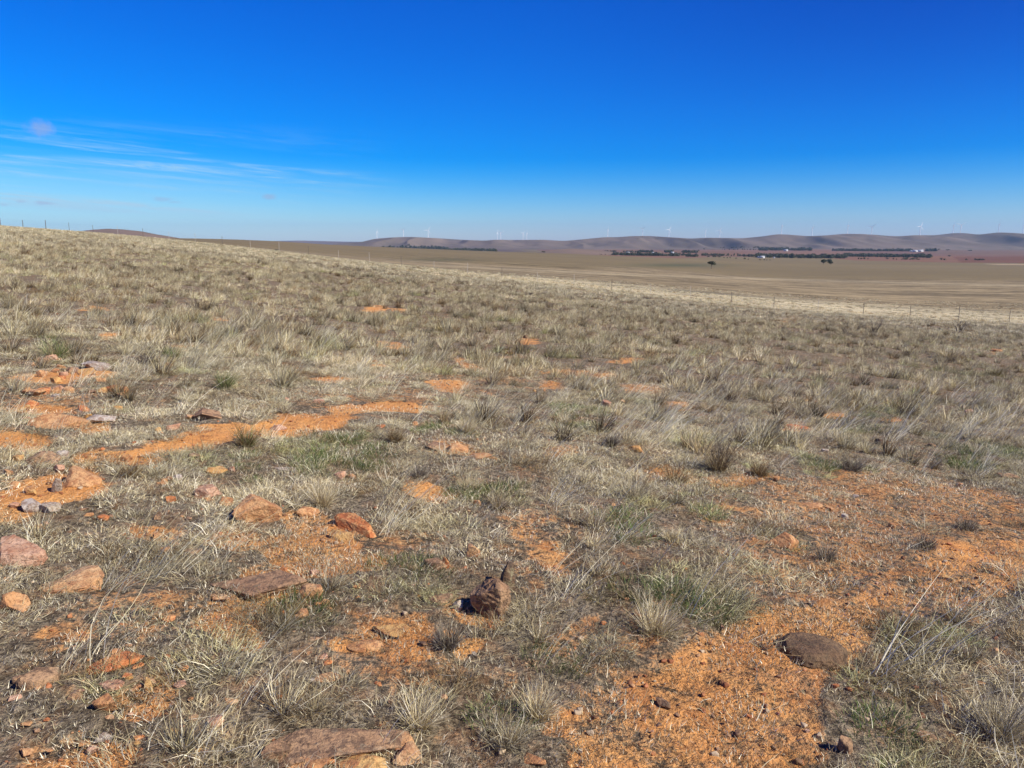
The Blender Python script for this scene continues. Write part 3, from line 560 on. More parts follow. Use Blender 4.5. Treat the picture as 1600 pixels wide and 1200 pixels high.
def rock(x, y, w, h, kind, label, seed, yaw=None, tilt=(0, 0), flat=False, point=0, deep=.75, name='rock', tall=0, sub=None, group=None, sink=.36, rough=.95, planes=9):
    P = ground(x, y+h*.18); dist = math.sqrt(P.x**2+P.y**2+(P.z-EYE)**2); a = math.asin(min(.95, (EYE-P.z)/dist)) if P.z < EYE else .05
    W = w*dist/F*.92; H = h*dist/F*.88; dp = min(deep*W, H/max(math.sin(a), .12)*.8); hh = max(.35*H, (H-dp*math.sin(a))/math.cos(a))
    if tall: hh = max(hh, H*tall); dp = min(dp, W*.8)
    hh *= .86/(1-sink); sb = sub or (5 if w > 45 else 4 if w > 16 else 3)
    V, Fc = rock_geo(W, dp, hh, seed, sb, flat, point=point, rough=rough, planes=planes)
    m = newmesh(name, V, Fc, RM[kind], smooth=True)
    me = m.data
    me.set_sharp_from_angle(angle=R(28)) if hasattr(me, 'set_sharp_from_angle') else None
    rz = yaw if yaw is not None else random.Random(seed).uniform(-.5, .5)
    az_ = math.atan2(P.x, P.y)
    m.rotation_euler = (tilt[0], tilt[1], rz-az_*.6); m.location = (P.x, P.y+dp*.12, P.z+hh*(.5-sink))
    tag(m, label, 'rock' if w > 16 and not group else 'stone', group); LOC.append((P.x, P.y, W)); return m
ROCKS = [  # x, y, w, h, kind, label, options
 (398, 803, 84, 56, 'orange', 'large orange brown block of rock with dark shadow under its left edge', dict(tilt=(.25, -.25), tall=.85, sink=.18)),
 (120, 910, 104, 48, 'tan', 'pale orange slab tapering to a point on its left, with lichen on top', dict(point=-1, flat=True, tilt=(.28, .0), yaw=.1)),
 (28, 868, 84, 52, 'pink', 'pinkish red layered slab at the left edge of the photo', dict(flat=True, tilt=(.15, .1))),
 (14, 944, 48, 40, 'orange', 'pale orange rounded rock below the pinkish slab at the left edge', {}),
 (556, 824, 98, 34, 'red', 'long flat bright red orange slab lying on bare soil', dict(flat=True, yaw=-.75, tilt=(.30, .08), deep=.4)),
 (536, 838, 56, 22, 'yellow', 'yellow flake split off along the front of the red orange slab', dict(flat=True, yaw=-.7, tilt=(.28, .05), deep=.5)),
 (738, 864, 34, 34, 'tan', 'upright tan rock with a dark shaded left face, behind green grass', dict(tall=.9, tilt=(0, -.35))),
 (683, 881, 44, 30, 'brown', 'squat brown rock with orange chip at its right end', dict(tall=.6)),
 (696, 882, 14, 26, 'red', 'bright orange chip leaning on the right end of a squat brown rock', dict(tall=.9)),
 (774, 946, 80, 76, 'brown', 'large brown jagged rock blotched with lichen near the photo centre', dict(tall=.95, tilt=(.3, -.3), sink=.2, rough=1.5)),
 (790, 908, 30, 50, 'dark', 'narrow dark spike of rock standing behind the jagged lichened rock', dict(tall=1., tilt=(.1, .25))),
 (690, 934, 48, 26, 'brown', 'brown rock with a dark hollow, left of the jagged dark rock', {}),
 (716, 945, 18, 22, 'white', 'pale edge stone next to the hollow brown rock', dict(tilt=(0, .5))),
 (405, 915, 150, 50, 'brown', 'broad low brown outcrop half covered in litter, left of centre', dict(flat=True, sink=.45)),
 (480, 930, 46, 40, 'orange', 'orange broken end of the broad low brown outcrop', {}),
 (346, 932, 28, 13, 'tan', 'small tan stone at the left foot of the broad brown outcrop', {}),
 (472, 961, 28, 24, 'tan', 'rounded peach stone below the broad brown outcrop', dict(tall=.7)),
 (1268, 1014, 114, 62, 'umber', 'large smooth dark brown rock set flat in bare orange soil', dict(sink=.58, yaw=-.5, deep=1.0, planes=40, tall=0, rough=1.3)),
 (1226, 846, 52, 38, 'orange', 'orange rock with dark lichen blotches on the grey litter flat', dict(tall=.6, tilt=(.2, .1))),
 (520, 1165, 230, 66, 'brown', 'very large brown outcrop cut by the bottom edge of the photo', dict(flat=True, sink=.4, sub=6)),
 (500, 1188, 70, 40, 'red', 'red brown broken piece in the front face of the bottom outcrop', dict(rough=2)), (545, 1196, 50, 34, 'orange', 'small orange broken piece at the middle front of the bottom outcrop', dict(rough=2)), (610, 1160, 70, 34, 'orange', 'orange shoulder on the upper right of the bottom outcrop', dict(flat=True)),
 (470, 1190, 90, 50, 'orange', 'broken orange lump at the front left of the bottom outcrop', {}),
 (575, 1192, 90, 50, 'yellow', 'yellow and orange broken lump at the front of the bottom outcrop', {}),
 (640, 1180, 60, 44, 'tan', 'pale orange right end of the bottom outcrop', {}),
 (425, 1180, 50, 40, 'brown', 'brown block at the left end of the bottom outcrop', {}),
 (60, 1058, 64, 46, 'brown', 'brown slab leaning beside green grass at the lower left', dict(tilt=(.35, .2), flat=True, yaw=.5)),
 (165, 1101, 38, 36, 'orange', 'pale orange block below a pinkish stone at the lower left', dict(tall=.7, tilt=(.3, .2))),
 (172, 1073, 38, 20, 'pink', 'pinkish stone just above the pale orange block', dict(flat=True)),
 (195, 1056, 18, 12, 'red', 'small red orange stone above the pinkish stone', {}),
 (233, 1074, 13, 22, 'yellow', 'small yellow chip standing upright at the lower left', dict(tall=1.)),
 (175, 1032, 78, 30, 'red', 'red brown slab half hidden under dry stems at the lower left', dict(flat=True, yaw=.4, sink=.4)),
 (340, 1131, 30, 28, 'pink', 'peach stone under long stems, left of the bottom outcrop', dict(tall=.6)),
 (358, 1098, 28, 18, 'tan', 'tan stone just above the peach stone under long stems', {}),
 (303, 1125, 20, 20, 'brown', 'brown stone to the left of the peach stone under long stems', {}),
 (157, 1155, 26, 13, 'white', 'white quartz lump on the orange soil at the lower left', dict(flat=True)),
 (118, 748, 66, 34, 'orange', 'orange brown rock at the foot of the dirt path', dict(tilt=(.2, 0))),
 (90, 760, 18, 22, 'white', 'white stone added as the lit left edge of a rock beside the dirt path', dict(tall=.8, tilt=(0, .5))),  # pale stone stands in for the sunlit edge of the rock beside it
 (78, 797, 40, 22, 'white', 'pale grey white stone below the dirt path at the left', {}),
 (50, 793, 30, 24, 'grey', 'grey lichened rock below the dirt path, beside a paler stone', {}),
 (70, 719, 54, 28, 'brown', 'brown rock above the dirt path at the left edge', {}),
 (92, 712, 26, 14, 'grey', 'grey stone on the right of the brown rock above the path', {}),
 (88, 664, 84, 28, 'orange', 'long orange slab with a hollowed face above the dirt path', dict(flat=True, tilt=(.3, -.1), yaw=.3)),
 (150, 655, 50, 20, 'grey', 'pale grey lichened slab to the right of the hollowed orange slab', dict(flat=True)),
 (271, 669, 24, 17, 'pink', 'pale pink stone standing just above the dirt path', dict(tall=.8)),
 (247, 674, 14, 14, 'yellow', 'yellow ochre stone left of the pale pink stone', {}),
 (325, 650, 46, 22, 'brown', 'brown slab over a dark gap above the dirt path', dict(flat=True, tilt=(0, .25))),
 (295, 652, 24, 12, 'tan', 'tan stone at the left of the slab over a dark gap', {}),
 (325, 772, 46, 34, 'pink', 'reddish grey rock left of the large orange block', dict(tall=.6)),
 (352, 785, 26, 22, 'orange', 'orange stone between the reddish grey rock and the large orange block', {}),
 (338, 737, 34, 18, 'yellow', 'ochre stone in green grass below the dirt path', {}),
 (300, 713, 26, 12, 'brown', 'brown stone at the lower edge of the dirt path', {}),
 (276, 748, 16, 14, 'grey', 'pale grey stone in grass below the dirt path', {}),
 (532, 745, 24, 18, 'pink', 'pinkish stone in the green hollow above the red slab', {}),
 (551, 746, 16, 13, 'tan', 'tan stone to the right of the pinkish stone in the green hollow', {}),
 (685, 697, 46, 18, 'brown', 'brown stone at the left end of the litter covered mound', {}),
 (712, 700, 44, 20, 'orange', 'ochre flake in the middle of the litter covered mound', dict(tilt=(.3, .1))),
 (748, 712, 44, 16, 'orange', 'orange stone sloping off the right of the litter covered mound', dict(yaw=-.5)),
 (442, 733, 40, 11, 'white', 'long whitish stone in grass right of the path', dict(flat=True)),
 (478, 798, 40, 22, 'orange', 'orange lump to the right of the large orange block', {}),
 (435, 668, 26, 14, 'pink', 'pinkish stone lying in the dirt path', dict(flat=True)),
 (746, 787, 15, 13, 'orange', 'small orange stone in green grass above the tan upright rock', {}),
 (656, 836, 20, 11, 'tan', 'small tan chip right of the red orange slab', {}),
 (649, 662, 14, 10, 'orange', 'small orange stone near the far end of the dirt path', {}),
 (594, 667, 16, 9, 'red', 'small red stone below the far end of the dirt path', {}),
 (150, 573, 46, 18, 'grey', 'pale grey slab leaning over an orange hollow at the upper left', dict(flat=True, tilt=(0, .3))),
 (138, 582, 30, 14, 'yellow', 'ochre stone under the leaning pale grey slab', {}),
 (85, 596, 18, 14, 'yellow', 'yellow ochre boulder with black shadow at the upper left', {}),
 (52, 615, 36, 14, 'orange', 'orange stone among litter at the upper left edge', {}),
 (85, 621, 20, 9, 'white', 'white curved stone beside an orange stone at the upper left edge', {}),
 (263, 571, 17, 10, 'tan', 'peach stone right of the dark low bush', {}),
 (946, 632, 22, 15, 'pink', 'pale peach pointed stone right of centre', dict(tall=.8)),
 (973, 628, 9, 8, 'tan', 'small pale stone right of the pale peach pointed stone', {}),
 (993, 703, 26, 15, 'yellow', 'pale yellow stone near the middle of the slope', dict(tall=.6)),
 (996, 773, 13, 9, 'red', 'small red stone in grey grass below the yellow stone', {}),
 (1380, 693, 24, 14, 'dark', 'dark brown stone with black shadow on the right of the slope', dict(tall=.7)),
 (1457, 697, 12, 8, 'brown', 'small brown stone right of the dark brown stone', {}),
 (1318, 808, 15, 12, 'white', 'small whitish stone on the grey litter flat', dict(tall=.8)),
 (1270, 789, 38, 14, 'orange', 'low orange lump at the top of the grey litter flat', {}),
 (1298, 796, 10, 8, 'tan', 'small tan chip between the low orange lump and the whitish stone', {}),
 (1245, 667, 36, 11, 'red', 'low red orange mound of stone under a small brown tuft', dict(flat=True)),
 (1289, 705, 12, 8, 'white', 'small pale stone above the grey tuft on the right', {}),
 (1259, 626, 9, 6, 'yellow', 'small pale yellow stone high on the right of the slope', {}),
 (1577, 745, 32, 13, 'brown', 'brown stone near the right edge of the photo', {}),
 (1498, 758, 12, 8, 'orange', 'small orange stone on the upper right of the litter flat', {}),
 (1337, 776, 9, 6, 'grey', 'tiny grey stone on the upper middle of the litter flat', {}),
 (1212, 748, 12, 9, 'orange', 'small orange stone at the left foot of a grey tuft', {}),
 (995, 962, 16, 13, 'orange', 'round orange stone among pale stems, right of the jagged dark rock', {}),
 (943, 974, 11, 9, 'red', 'small red orange stone left of the round orange stone', {}),
 (1170, 965, 15, 8, 'tan', 'pale tan chip on the edge of bare orange soil', {}),
 (1480, 904, 18, 10, 'yellow', 'ochre stone lying on the bare orange patch at the right', {}),
 (1518, 919, 12, 7, 'tan', 'small tan stone below the ochre stone on the bare patch', {}),
 (1320, 1172, 26, 34, 'brown', 'brown stone cut close to the bottom edge, right of the bare soil', dict(tall=.8)),
 (1450, 1152, 34, 20, 'brown', 'low brown stone hidden in grass at the lower right', {}),
 (832, 1187, 50, 24, 'orange', 'orange brown stone at the bottom edge right of centre', {}),
 (1036, 1098, 30, 22, 'brown', 'low brown stone with a black gap in the bare soil', dict(flat=True)),
 (302, 862, 36, 15, 'brown', 'flat brown stone below the large orange block', dict(flat=True)),
 (256, 862, 20, 16, 'orange', 'orange stone left of the flat brown stone', {}),
 (265, 966, 22, 12, 'red', 'red brown stone in litter left of the broad outcrop', {}),
 (513, 1060, 44, 18, 'tan', 'tan stone heap above the bottom outcrop', {}),
 (487, 1065, 14, 12, 'white', 'pale pebble at the left of the tan stone heap', {}),
 (485, 1000, 44, 14, 'brown', 'flat brown stone in grass below the peach stone', dict(flat=True)),
 (570, 1010, 60, 26, 'orange', 'low orange outcrop surfacing through litter, lower centre', dict(flat=True, sink=.5)),
 (612, 985, 62, 26, 'yellow', 'low yellow brown outcrop behind the low orange one', dict(flat=True, sink=.45)),
 (742, 1022, 10, 9, 'white', 'white round pebble on orange soil below the jagged dark rock', {}),
 (684, 1037, 9, 7, 'white', 'smaller white pebble left of the white round pebble', {}),
 (554, 917, 9, 8, 'red', 'small red stone in the green grass patch', {}),
 (515, 952, 10, 8, 'orange', 'small orange stone right of the rounded peach stone', {}),
 (1558, 549, 16, 7, 'orange', 'orange stone high on the slope near the right edge', {}),
 (821, 527, 12, 9, 'dark', 'dark stone with orange soil under it, high on the slope', {}),
 (1027, 635, 9, 6, 'grey', 'small grey stone near the bright orange patch of soil', {}),
 (545, 510, 6, 3, 'white', 'tiny white stone high on the slope left of centre', {}),
 (112, 459, 7, 3, 'white', 'tiny white stone high on the left of the slope', {}),
 (335, 450, 4, 4, 'white', 'tiny pale stone high on the slope, near the skyline bush', {}),
 (805, 497, 5, 3, 'white', 'tiny white stone high on the slope at centre', {}),
 (962, 564, 8, 4, 'tan', 'left of two small tan stones on the far orange strip', {}),
 (1013, 563, 6, 3, 'tan', 'right of two small tan stones on the far orange strip', {}),
 (1335, 642, 9, 5, 'white', 'small white stone above a tuft of green grass on the right', {}),
 (1506, 637, 6, 5, 'white', 'small white stone beside dry stems at the upper right', {}),
 (1514, 645, 12, 10, 'pink', 'pinkish stone right of the small white stone at the upper right', {}),
 (1594, 709, 9, 6, 'white', 'small pale stone touching the right edge of the photo', {}),
 (835, 611, 8, 6, 'yellow', 'small ochre stone on the slope above the green hollow', {}),
 (850, 610, 7, 6, 'red', 'small red stone next to a small ochre stone', {}),
 (752, 602, 8, 6, 'dark', 'small dark red stone beside the faint track', {}),
 (945, 665, 16, 8, 'orange', 'orange stone above a dark tuft near the middle', {}),
 (447, 625, 9, 8, 'pink', 'small peach stone with a black mark above the dirt path', {}),
 (500, 627, 26, 9, 'pink', 'pinkish stone under dead twigs above the dirt path', {}),
 (585, 566, 12, 8, 'orange', 'orange stone on the slope above the far end of the path', {}),
 (400, 556, 10, 7, 'pink', 'pinkish stone among tussocks on the left of the slope', {}),
]
for i, (x, y, ww, hh, kd, lab, op) in enumerate(ROCKS):
    rock(x, y, ww, hh, kd, lab, 100+i*7, **op)
def alias(l):
    for c in (',', ' with ', ' lying ', ' at ', ' standing ', ' below ', ' in ', ' on ', ' set ', ' leaning ', ' cut ', ' half ', ' above ', ' over ', ' tapering ', ' near ', ' behind '):
        if c in l: l = l[:l.index(c)]
    return l
AL = {}
for x, y, ww, hh, kd, lab, op in ROCKS:
    if ww >= 26: AL.setdefault(alias(lab), []).append((x, y))
ANCH = [(a, *p[0]) for a, p in AL.items() if len(p) == 1 and 2 <= len(a.split()) <= 8]
CW = {'orange': 'orange', 'tan': 'tan', 'brown': 'brown', 'yellow': 'ochre', 'pink': 'pinkish', 'red': 'red'}
USED = set()
RUB = [((30, 200), (560, 665), 44, (8, 22), 'broken stones of the outcrop at the left of the slope'), ((20, 330), (1000, 1180), 44, (9, 22), 'broken stones at the lower left'),
 ((400, 660), (880, 1100), 34, (8, 18), 'broken stones round the low outcrops'), ((0, 380), (680, 860), 40, (8, 20), 'broken stones along the dirt path'), ((820, 1560), (740, 1160), 40, (5, 12), 'tiny stones on the bare ground at the right')]
for gi_, (xr, yr, n_, wr, grp) in enumerate(RUB):
    q = random.Random(500+gi_)
    for k_ in range(n_):
        w_ = q.uniform(*wr); x, y = q.uniform(*xr), q.uniform(*yr); kd = q.choice(['orange', 'tan', 'orange', 'brown', 'yellow', 'pink', 'red']); fl = q.random() < .4
        a_, ax, ay = min(ANCH, key=lambda t: math.hypot(t[1]-x, t[2]-y)); dx_, dy_ = x-ax, y-ay; far_ = math.hypot(dx_, dy_) > 90
        dr = ('left of' if dx_ < 0 else 'right of') if abs(dx_) > 2.2*abs(dy_) else ('behind' if dy_ < 0 else 'in front of') if abs(dy_) > 2.2*abs(dx_) else ('behind and ' if dy_ < 0 else 'in front and ')+('left of' if dx_ < 0 else 'right of')
        lab = '%s%s %s stone %s%s the %s' % ('tiny ' if w_ < 11 else 'small ', 'flat' if fl else 'blocky', CW[kd], 'well ' if far_ else 'just ', dr, a_)
        if lab in USED or len(lab.split()) > 16: continue
        USED.add(lab); rock(x, y, w_, w_*q.uniform(.5, .85), kd, lab, 2000+gi_*50+k_, group=grp, flat=fl, name='stone', sub=4)
# gravel: uncountable small stones, one scattered object
GC = {'orange': [lin((206, 140, 92)), lin((184, 118, 76)), lin((212, 164, 118)), lin((150, 104, 72))], 'pale': [lin((206, 182, 148)), lin((176, 138, 104))]}
for i in range(6):
    V, Fc = rock_geo(1, .8, .55, 900+i, 3, rough=1.2); c = (GC['orange']+GC['pale'])[i % 6]
    o = newmesh('p%02d' % i, V, Fc, M_BLADE, cols={'bc': np.array(c)*.8*(1+.6*(n3d(V, 5, i)[:, None]))}, link=False); PEB.objects.link(o)
def gravel():
    X, Y = samp(1.4, 18, 260); Z = hz(X, Y); B = bare(X, Y, Z); k = rng.uniform(0, 1, len(X)) < (.15+.85*B)*np.clip(6/Y, .15, 1)
    X, Y, Z = X[k], Y[k], lift(X[k], Y[k], Z[k]); n = len(X); s = .006+.030*rng.uniform(0, 1, n)**4
    gn_scatter('gravel', PEB, np.stack([X, Y, Z+s*.1-.01*bare(X, Y, Z)], -1), rng.uniform(0, 6.28, n), s, rng.integers(0, 6, n), np.ones((n, 3))*rng.uniform(.7, 1.1, (n, 1)), 'small orange and pale gravel strewn over the bare soil', category='gravel')
gravel()

# ------------------------------------------------------------------ tussocks and dead shrubs that stand out
def tussock(x, y, h, wd, pal, label, seed, cat='grass tuft', name='grass_tussock', lean=.1):
    P = ground(x, y); dist = math.hypot(P.x, P.y); H = h*dist/F*.92; Wd = wd*dist/F; g = np.random.default_rng(seed)
    bw = max(.0018, dist*.00036); n = 340
    parts = [ribbons(g, n, Wd*.16, (H*.45, H*1.05), (bw*.8, bw*1.3), (3, 48), (5, 45), pal, seg=4, wind=lean, spread=3.5),
             ribbons(g, n//2, Wd*.22, (H*.25, H*.6), (bw, bw*1.6), (20, 78), (5, 50), pal, seg=3, wind=lean*.5, spread=3.5)]
    V, Q, C = join(parts); o = newmesh(name, V, Q, M_TUFT, cols={'bc': C}); o.location = P; return tag(o, label, cat)
TU = [(385, 698, 48, 44, 'gb', 'tall brown green tussock standing at the edge of the dirt path'), (352, 607, 36, 36, 'g', 'olive green tussock on the left above the dirt path'), (1055, 755, 40, 76, 'b', 'wide brown tussock left of the twiggy one'),
 (1187, 742, 30, 46, 'b', 'small brown tussock right of the twiggy one'), (955, 697, 28, 30, 'gy', 'small dark grey tussock above the wide brown tussock'), (1332, 735, 30, 50, 'gy', 'grey tussock at the top edge of the litter flat'),
 (655, 747, 30, 60, 'gy', 'dark grey tussock on the left side of the littered mound'), (733, 766, 34, 50, 's', 'straw coloured tussock in front of the littered mound'), (728, 676, 34, 34, 's', 'pale straw tussock above the littered mound'),
 (618, 690, 34, 34, 'b', 'brown tussock between the path and the littered mound'), (505, 790, 62, 50, 's', 'tall straw tussock above the red orange slab'), (1447, 856, 30, 46, 'gy', 'grey tussock in the middle of the litter flat'),
 (1290, 874, 28, 60, 'gy', 'low grey tussock right of the lichen blotched orange rock'), (925, 612, 26, 22, 's', 'pale upright tussock on the slope above the pale peach stone'), (1048, 845, 30, 50, 's', 'straw tussock in green grass right of centre'),
 (205, 745, 34, 46, 'b', 'brown grey tussock growing in the dirt path'), (655, 1135, 90, 90, 's', 'large straw tussock above the bottom outcrop'), (1508, 828, 26, 50, 'gy', 'small grey tussock on the right part of the litter flat'),
 (240, 480, 0, 0, '', ''), (1120, 735, 60, 60, 'b', 'brown base of grass tussock mixed with the dead twigs'), (700, 1010, 60, 80, 'gy', 'grey tangled tussock below the hollow brown rock'), (990, 780, 50, 60, 'gs', 'grey straw tussock with one pale upright stem'),
 (1025, 985, 80, 120, 's', 'wide pale tussock on the edge of the bare soil'), (1565, 1150, 110, 110, 'gs', 'large grey straw tussock in the lower right corner'), (270, 560, 24, 36, 'g', 'olive tussock right of the dark low bush'), (85, 560, 34, 60, 'g', 'olive tussock around the arching dead twigs'),
 (1480, 560, 22, 60, 's', 'pale tussock near the orange stone at the upper right'), (840, 1120, 80, 70, 's', 'pale upright tussock left of the bare soil')]
PALS = {'gb': GRN[:2]+BRN+STRAW[2:3], 'g': GRN+STRAW[1:4], 'b': BRN+STRAW[1:4]+BRN[:1], 'gy': GREY+GREY[:2]+BRN[3:], 's': STRAW+STRAW[:2]+BRN[2:3], 'gs': GREY+STRAW}
for i, (x, y, h, wd, p, lab) in enumerate(TU):
    if h: tussock(x, y, h, wd, PALS[p], lab, 300+i, lean=.25 if p in ('s', 'gs') else .08)
def tubes(segs, mt, name, parent=None, sides=4):      # segs: (p0, p1, r0, r1)
    V, Q = [], []
    for a, b, r0, r1 in segs:
        a = Vector(a); b = Vector(b); d = (b-a).normalized(); u = d.orthogonal().normalized(); v = d.cross(u); o = len(V)
        for c, r in ((a, r0), (b, r1)):
            for k in range(sides): q = 2*math.pi*k/sides; V.append(c+(u*math.cos(q)+v*math.sin(q))*r)
        for k in range(sides): Q.append((o+k, o+(k+1) % sides, o+sides+(k+1) % sides, o+sides+k))
    return newmesh(name, np.array([p[:] for p in V]), Q, mt, parent=parent)
M_TWIG = plain('dead_twigs', (.10, .075, .055), .8, .3, 40); M_BARK = plain('bark', (.16, .12, .09), .9, .3, 2)
def shrub(x, y, h, wd, label, seed, n=16, arch=.3):
    P = ground(x, y); dist = math.hypot(P.x, P.y); H = h*dist/F; Wd = wd*dist/F; g = random.Random(seed); r = max(.002, dist*.00026); S = []
    for k in range(n):
        a = g.uniform(0, 6.28); p = Vector((g.uniform(-.12, .12)*Wd, g.uniform(-.12, .12)*Wd, -.01)); sp_ = g.uniform(.1, .55); L = H*g.uniform(.6, 1.1)/4
        for s in range(4):
            d = Vector((math.cos(a)*sp_*(Wd/H)*.9, math.sin(a)*sp_*.8, 1-arch*s*.35)).normalized(); q = p+d*L; S.append((p, q, r*(1.2-.22*s), r*(1-.22*s)))
            if s > 0 and g.random() < .75: e = q+Vector((g.uniform(-1, 1), g.uniform(-1, 1), g.uniform(.1, 1))).normalized()*L*g.uniform(.4, .9); S.append((q, e, r*.6, r*.3))
            p = q; a += g.uniform(-.5, .5); sp_ += g.uniform(0, .18)
    o = tubes(S, M_TWIG, 'dead_shrub', sides=3); o.location = P; return tag(o, label, 'shrub')
shrub(1125, 736, 78, 80, 'dark leafless twigs rising out of a brown tussock, right of centre', 1, 26)
shrub(80, 555, 44, 60, 'arching dead twigs at the left of the slope', 2, 18, .8)
shrub(228, 572, 34, 72, 'dark low dead bush by the peach stone at the upper left', 3, 46, .5)
shrub(305, 482, 20, 40, 'small dark twiggy bush high on the left of the slope', 4, 20, .6)
shrub(1500, 520, 20, 30, 'thin dark twigs near the fence at the right', 5, 14)
shrub(1368, 520, 22, 26, 'small dark twiggy bush near the fence, left of the right hand posts', 6, 16)
shrub(1325, 527, 14, 44, 'low dark bush in tall dry grass near the fence', 7, 26, .6)
shrub(825, 463, 10, 28, 'small dark bush near the brow of the slope at centre', 8, 30, .6)
shrub(1010, 468, 8, 40, 'low dark bush beside the pale strip', 9, 30, .6)
shrub(395, 605, 20, 10, 'single dark forked twig right of the olive tussock', 10, 5)
shrub(500, 610, 22, 14, 'dark forked twig above the dirt path', 11, 5)
shrub(503, 632, 16, 60, 'dead twigs lying over the pinkish stone', 12, 12, .9)
shrub(55, 490, 20, 34, 'low dark arched twig high at the left edge', 13, 8, .9)
shrub(1100, 598, 10, 40, 'low dark green bush right of centre', 14, 40, .6)
shrub(1250, 655, 14, 16, 'small brown twig tuft on the red orange mound', 15, 8)

# ------------------------------------------------------------------ fence along the brow
def fence():
    root_t = float(pixt(1577, 500)); d0 = float(fence_depth(root_t)); X0 = root_t*d0
    root = empty('wire_fence', (X0, d0, float(hz(np.array([X0]), np.array([d0]))[0])))
    tag(root, 'post and wire fence running along the brow of the slope to the left skyline', 'fence')
    mw = plain('weathered_post', (.13, .11, .09), .85, .25, 6); mp = plain('pale_steel_post', (.50, .46, .40), .6, .15, 6); wm = plain('fence_wire', (.35, .33, .30), .5, .1, 4, .6)
    dxp, dyp = 4.27, -1.42; tops = []
    for k in range(-3, 47):
        X = X0-dxp*k; Y = d0-dyp*k; z = float(hz(np.array([X]), np.array([Y]))[0]); pale = k == 4 or (k > 6 and k % 3 != 0 and k < 26); h = 1.25+.12*math.sin(k*2.1); r = .045 if k > 27 else .018 if pale else .026
        if k in (-1,): continue
        tx = .03*math.sin(k*5.); a = Vector((X-X0, Y-d0, z-root.location.z-.2)); b = a+Vector((tx, 0, h+.2))
        tubes([(a, b, r*1.05, r*.92), (b, b+Vector((0, 0, .015)), r*.92, r*.3)], mp if pale else mw, 'post', root, 7); tops.append((X-X0, Y-d0, z-root.location.z))
    for i, hh in enumerate((.35, .6, .85, 1.08)):
        S = []
        for p, q in zip(tops[:-1], tops[1:]):
            m = ((p[0]+q[0])/2, (p[1]+q[1])/2, (p[2]+q[2])/2+hh-.02); S += [((p[0], p[1], p[2]+hh), m, .004, .004), (m, (q[0], q[1], q[2]+hh), .004, .004)]
        tubes(S, wm, 'wire', root, 3)
fence()

# ------------------------------------------------------------------ wind turbines on the ridge
M_WHITE = plain('white_turbine_paint', (.86, .86, .85), .35, .02, .1)
def turbine_parts(root):
    tubes([((0, 0, -6), (0, 0, 80), 2.5, 1.5)], M_WHITE, 'tower', root, 12)
    V, Fc = ico(2); n = newmesh('nacelle', np.clip(V*1.4, -1, 1)*np.array([1.9, 5.2, 1.9])+np.array([0, 1.2, 81.5]), Fc, M_WHITE, parent=root)
    hub = newmesh('hub', V*np.array([1.7, 2.2, 1.7])+np.array([0, -5.2, 81.5]), Fc, M_WHITE, parent=root, smooth=True)
def blade_mesh():
    V, Q = [], []; st = [(0, 1.1, 1.1), (4, 1.3, .9), (10, 2.1, .55), (22, 1.6, .38), (36, 1.0, .22), (46, .35, .1)]
    for z, c, th in st:
        for k in range(8): q = 2*math.pi*k/8; V.append((c*math.cos(q)+c*.3, th*math.sin(q), z))
    for s in range(len(st)-1):
        for k in range(8): Q.append((s*8+k, s*8+(k+1) % 8, s*8+8+(k+1) % 8, s*8+8+k))
    return np.array(V), Q
BV, BQ = blade_mesh()
TUR = [(589, 372.5, .0), (630.5, 370, 1), (669, 371.5, .5), (777, 374.5, .2), (782.5, 374.5, 1.2), (817, 374.8, .7), (823, 374.8, 0), (949.5, 370.6, 0), (1004, 368.8, .9), (1045, 370.6, .5), (1102, 371.6, 1.8), (1124.5, 371.9, .4),
       (1221, 366.2, 0), (1268.5, 369, .6), (1324, 365.2, 0), (1361.5, 366.4, .8), (1437, 367.5, .4), (1489, 364.2, 0), (1500.5, 363.9, .9), (1560, 363, 0), (1598, 365, .3)]
TL = ['above the rounded left end of the far ridge', 'second from the left on the far ridge', 'third from the left on the first hill', 'left one of the left close pair', 'right one of the left close pair', 'left one of the second close pair', 'right one of the second close pair',
      'alone right of the two close pairs', 'faint one above the middle hump', 'with clear blades, right of the middle hump', 'left of two over the low saddle', 'right of two over the low saddle', 'tall one on the peak above the dark farm wood', 'right of the peak above the farm wood', 'with blades edge on, above the long broad hill', 'with blade to the right, on the long broad hill',
      'above the white farm sheds under the ridge', 'thin one just left of the one with wide spread blades', 'with wide spread blades near the right end', 'on the highest right hand hill', 'cut by the right edge of the photo']
deps = bpy.context.evaluated_depsgraph_get()
hills_bvh = None
from mathutils.bvhtree import BVHTree
hl = bpy.data.objects['hills']; hb = BVHTree.FromPolygons([v.co[:] for v in hl.data.vertices], [tuple(p.vertices) for p in hl.data.polygons])
def topz(x, y):
    h = hb.ray_cast(Vector((x, y, 1000)), Vector((0, 0, -1))); return h[0].z if h[0] else -50
for i, ((x, y, ph), lb) in enumerate(zip(TUR, TL)):
    t = float(pixt(x, y)); best = max(np.linspace(6600, 7900, 40), key=lambda d: (topz(t*d, d)-EYE)/d)
    d = float(best)-30; r = empty('wind_turbine', (t*d, d, topz(t*d, d)), [.25, -.5, .4, 1.2, -.2, .9, 1.35][i % 7] if ph else 1.35)
    tag(r, 'white three bladed wind turbine, '+lb, 'wind turbine', 'wind turbines along the far ridge'); r.scale = (1.15, 1.15, .92) if x > 1200 else (.85, .85, .76); turbine_parts(r)
    for k in range(3):
        b = newmesh('blade', BV, BQ, M_WHITE, parent=r, smooth=True); b.location = (0, -5.4, 81.5); b.rotation_euler = (0, ph+k*2*math.pi/3, 0)

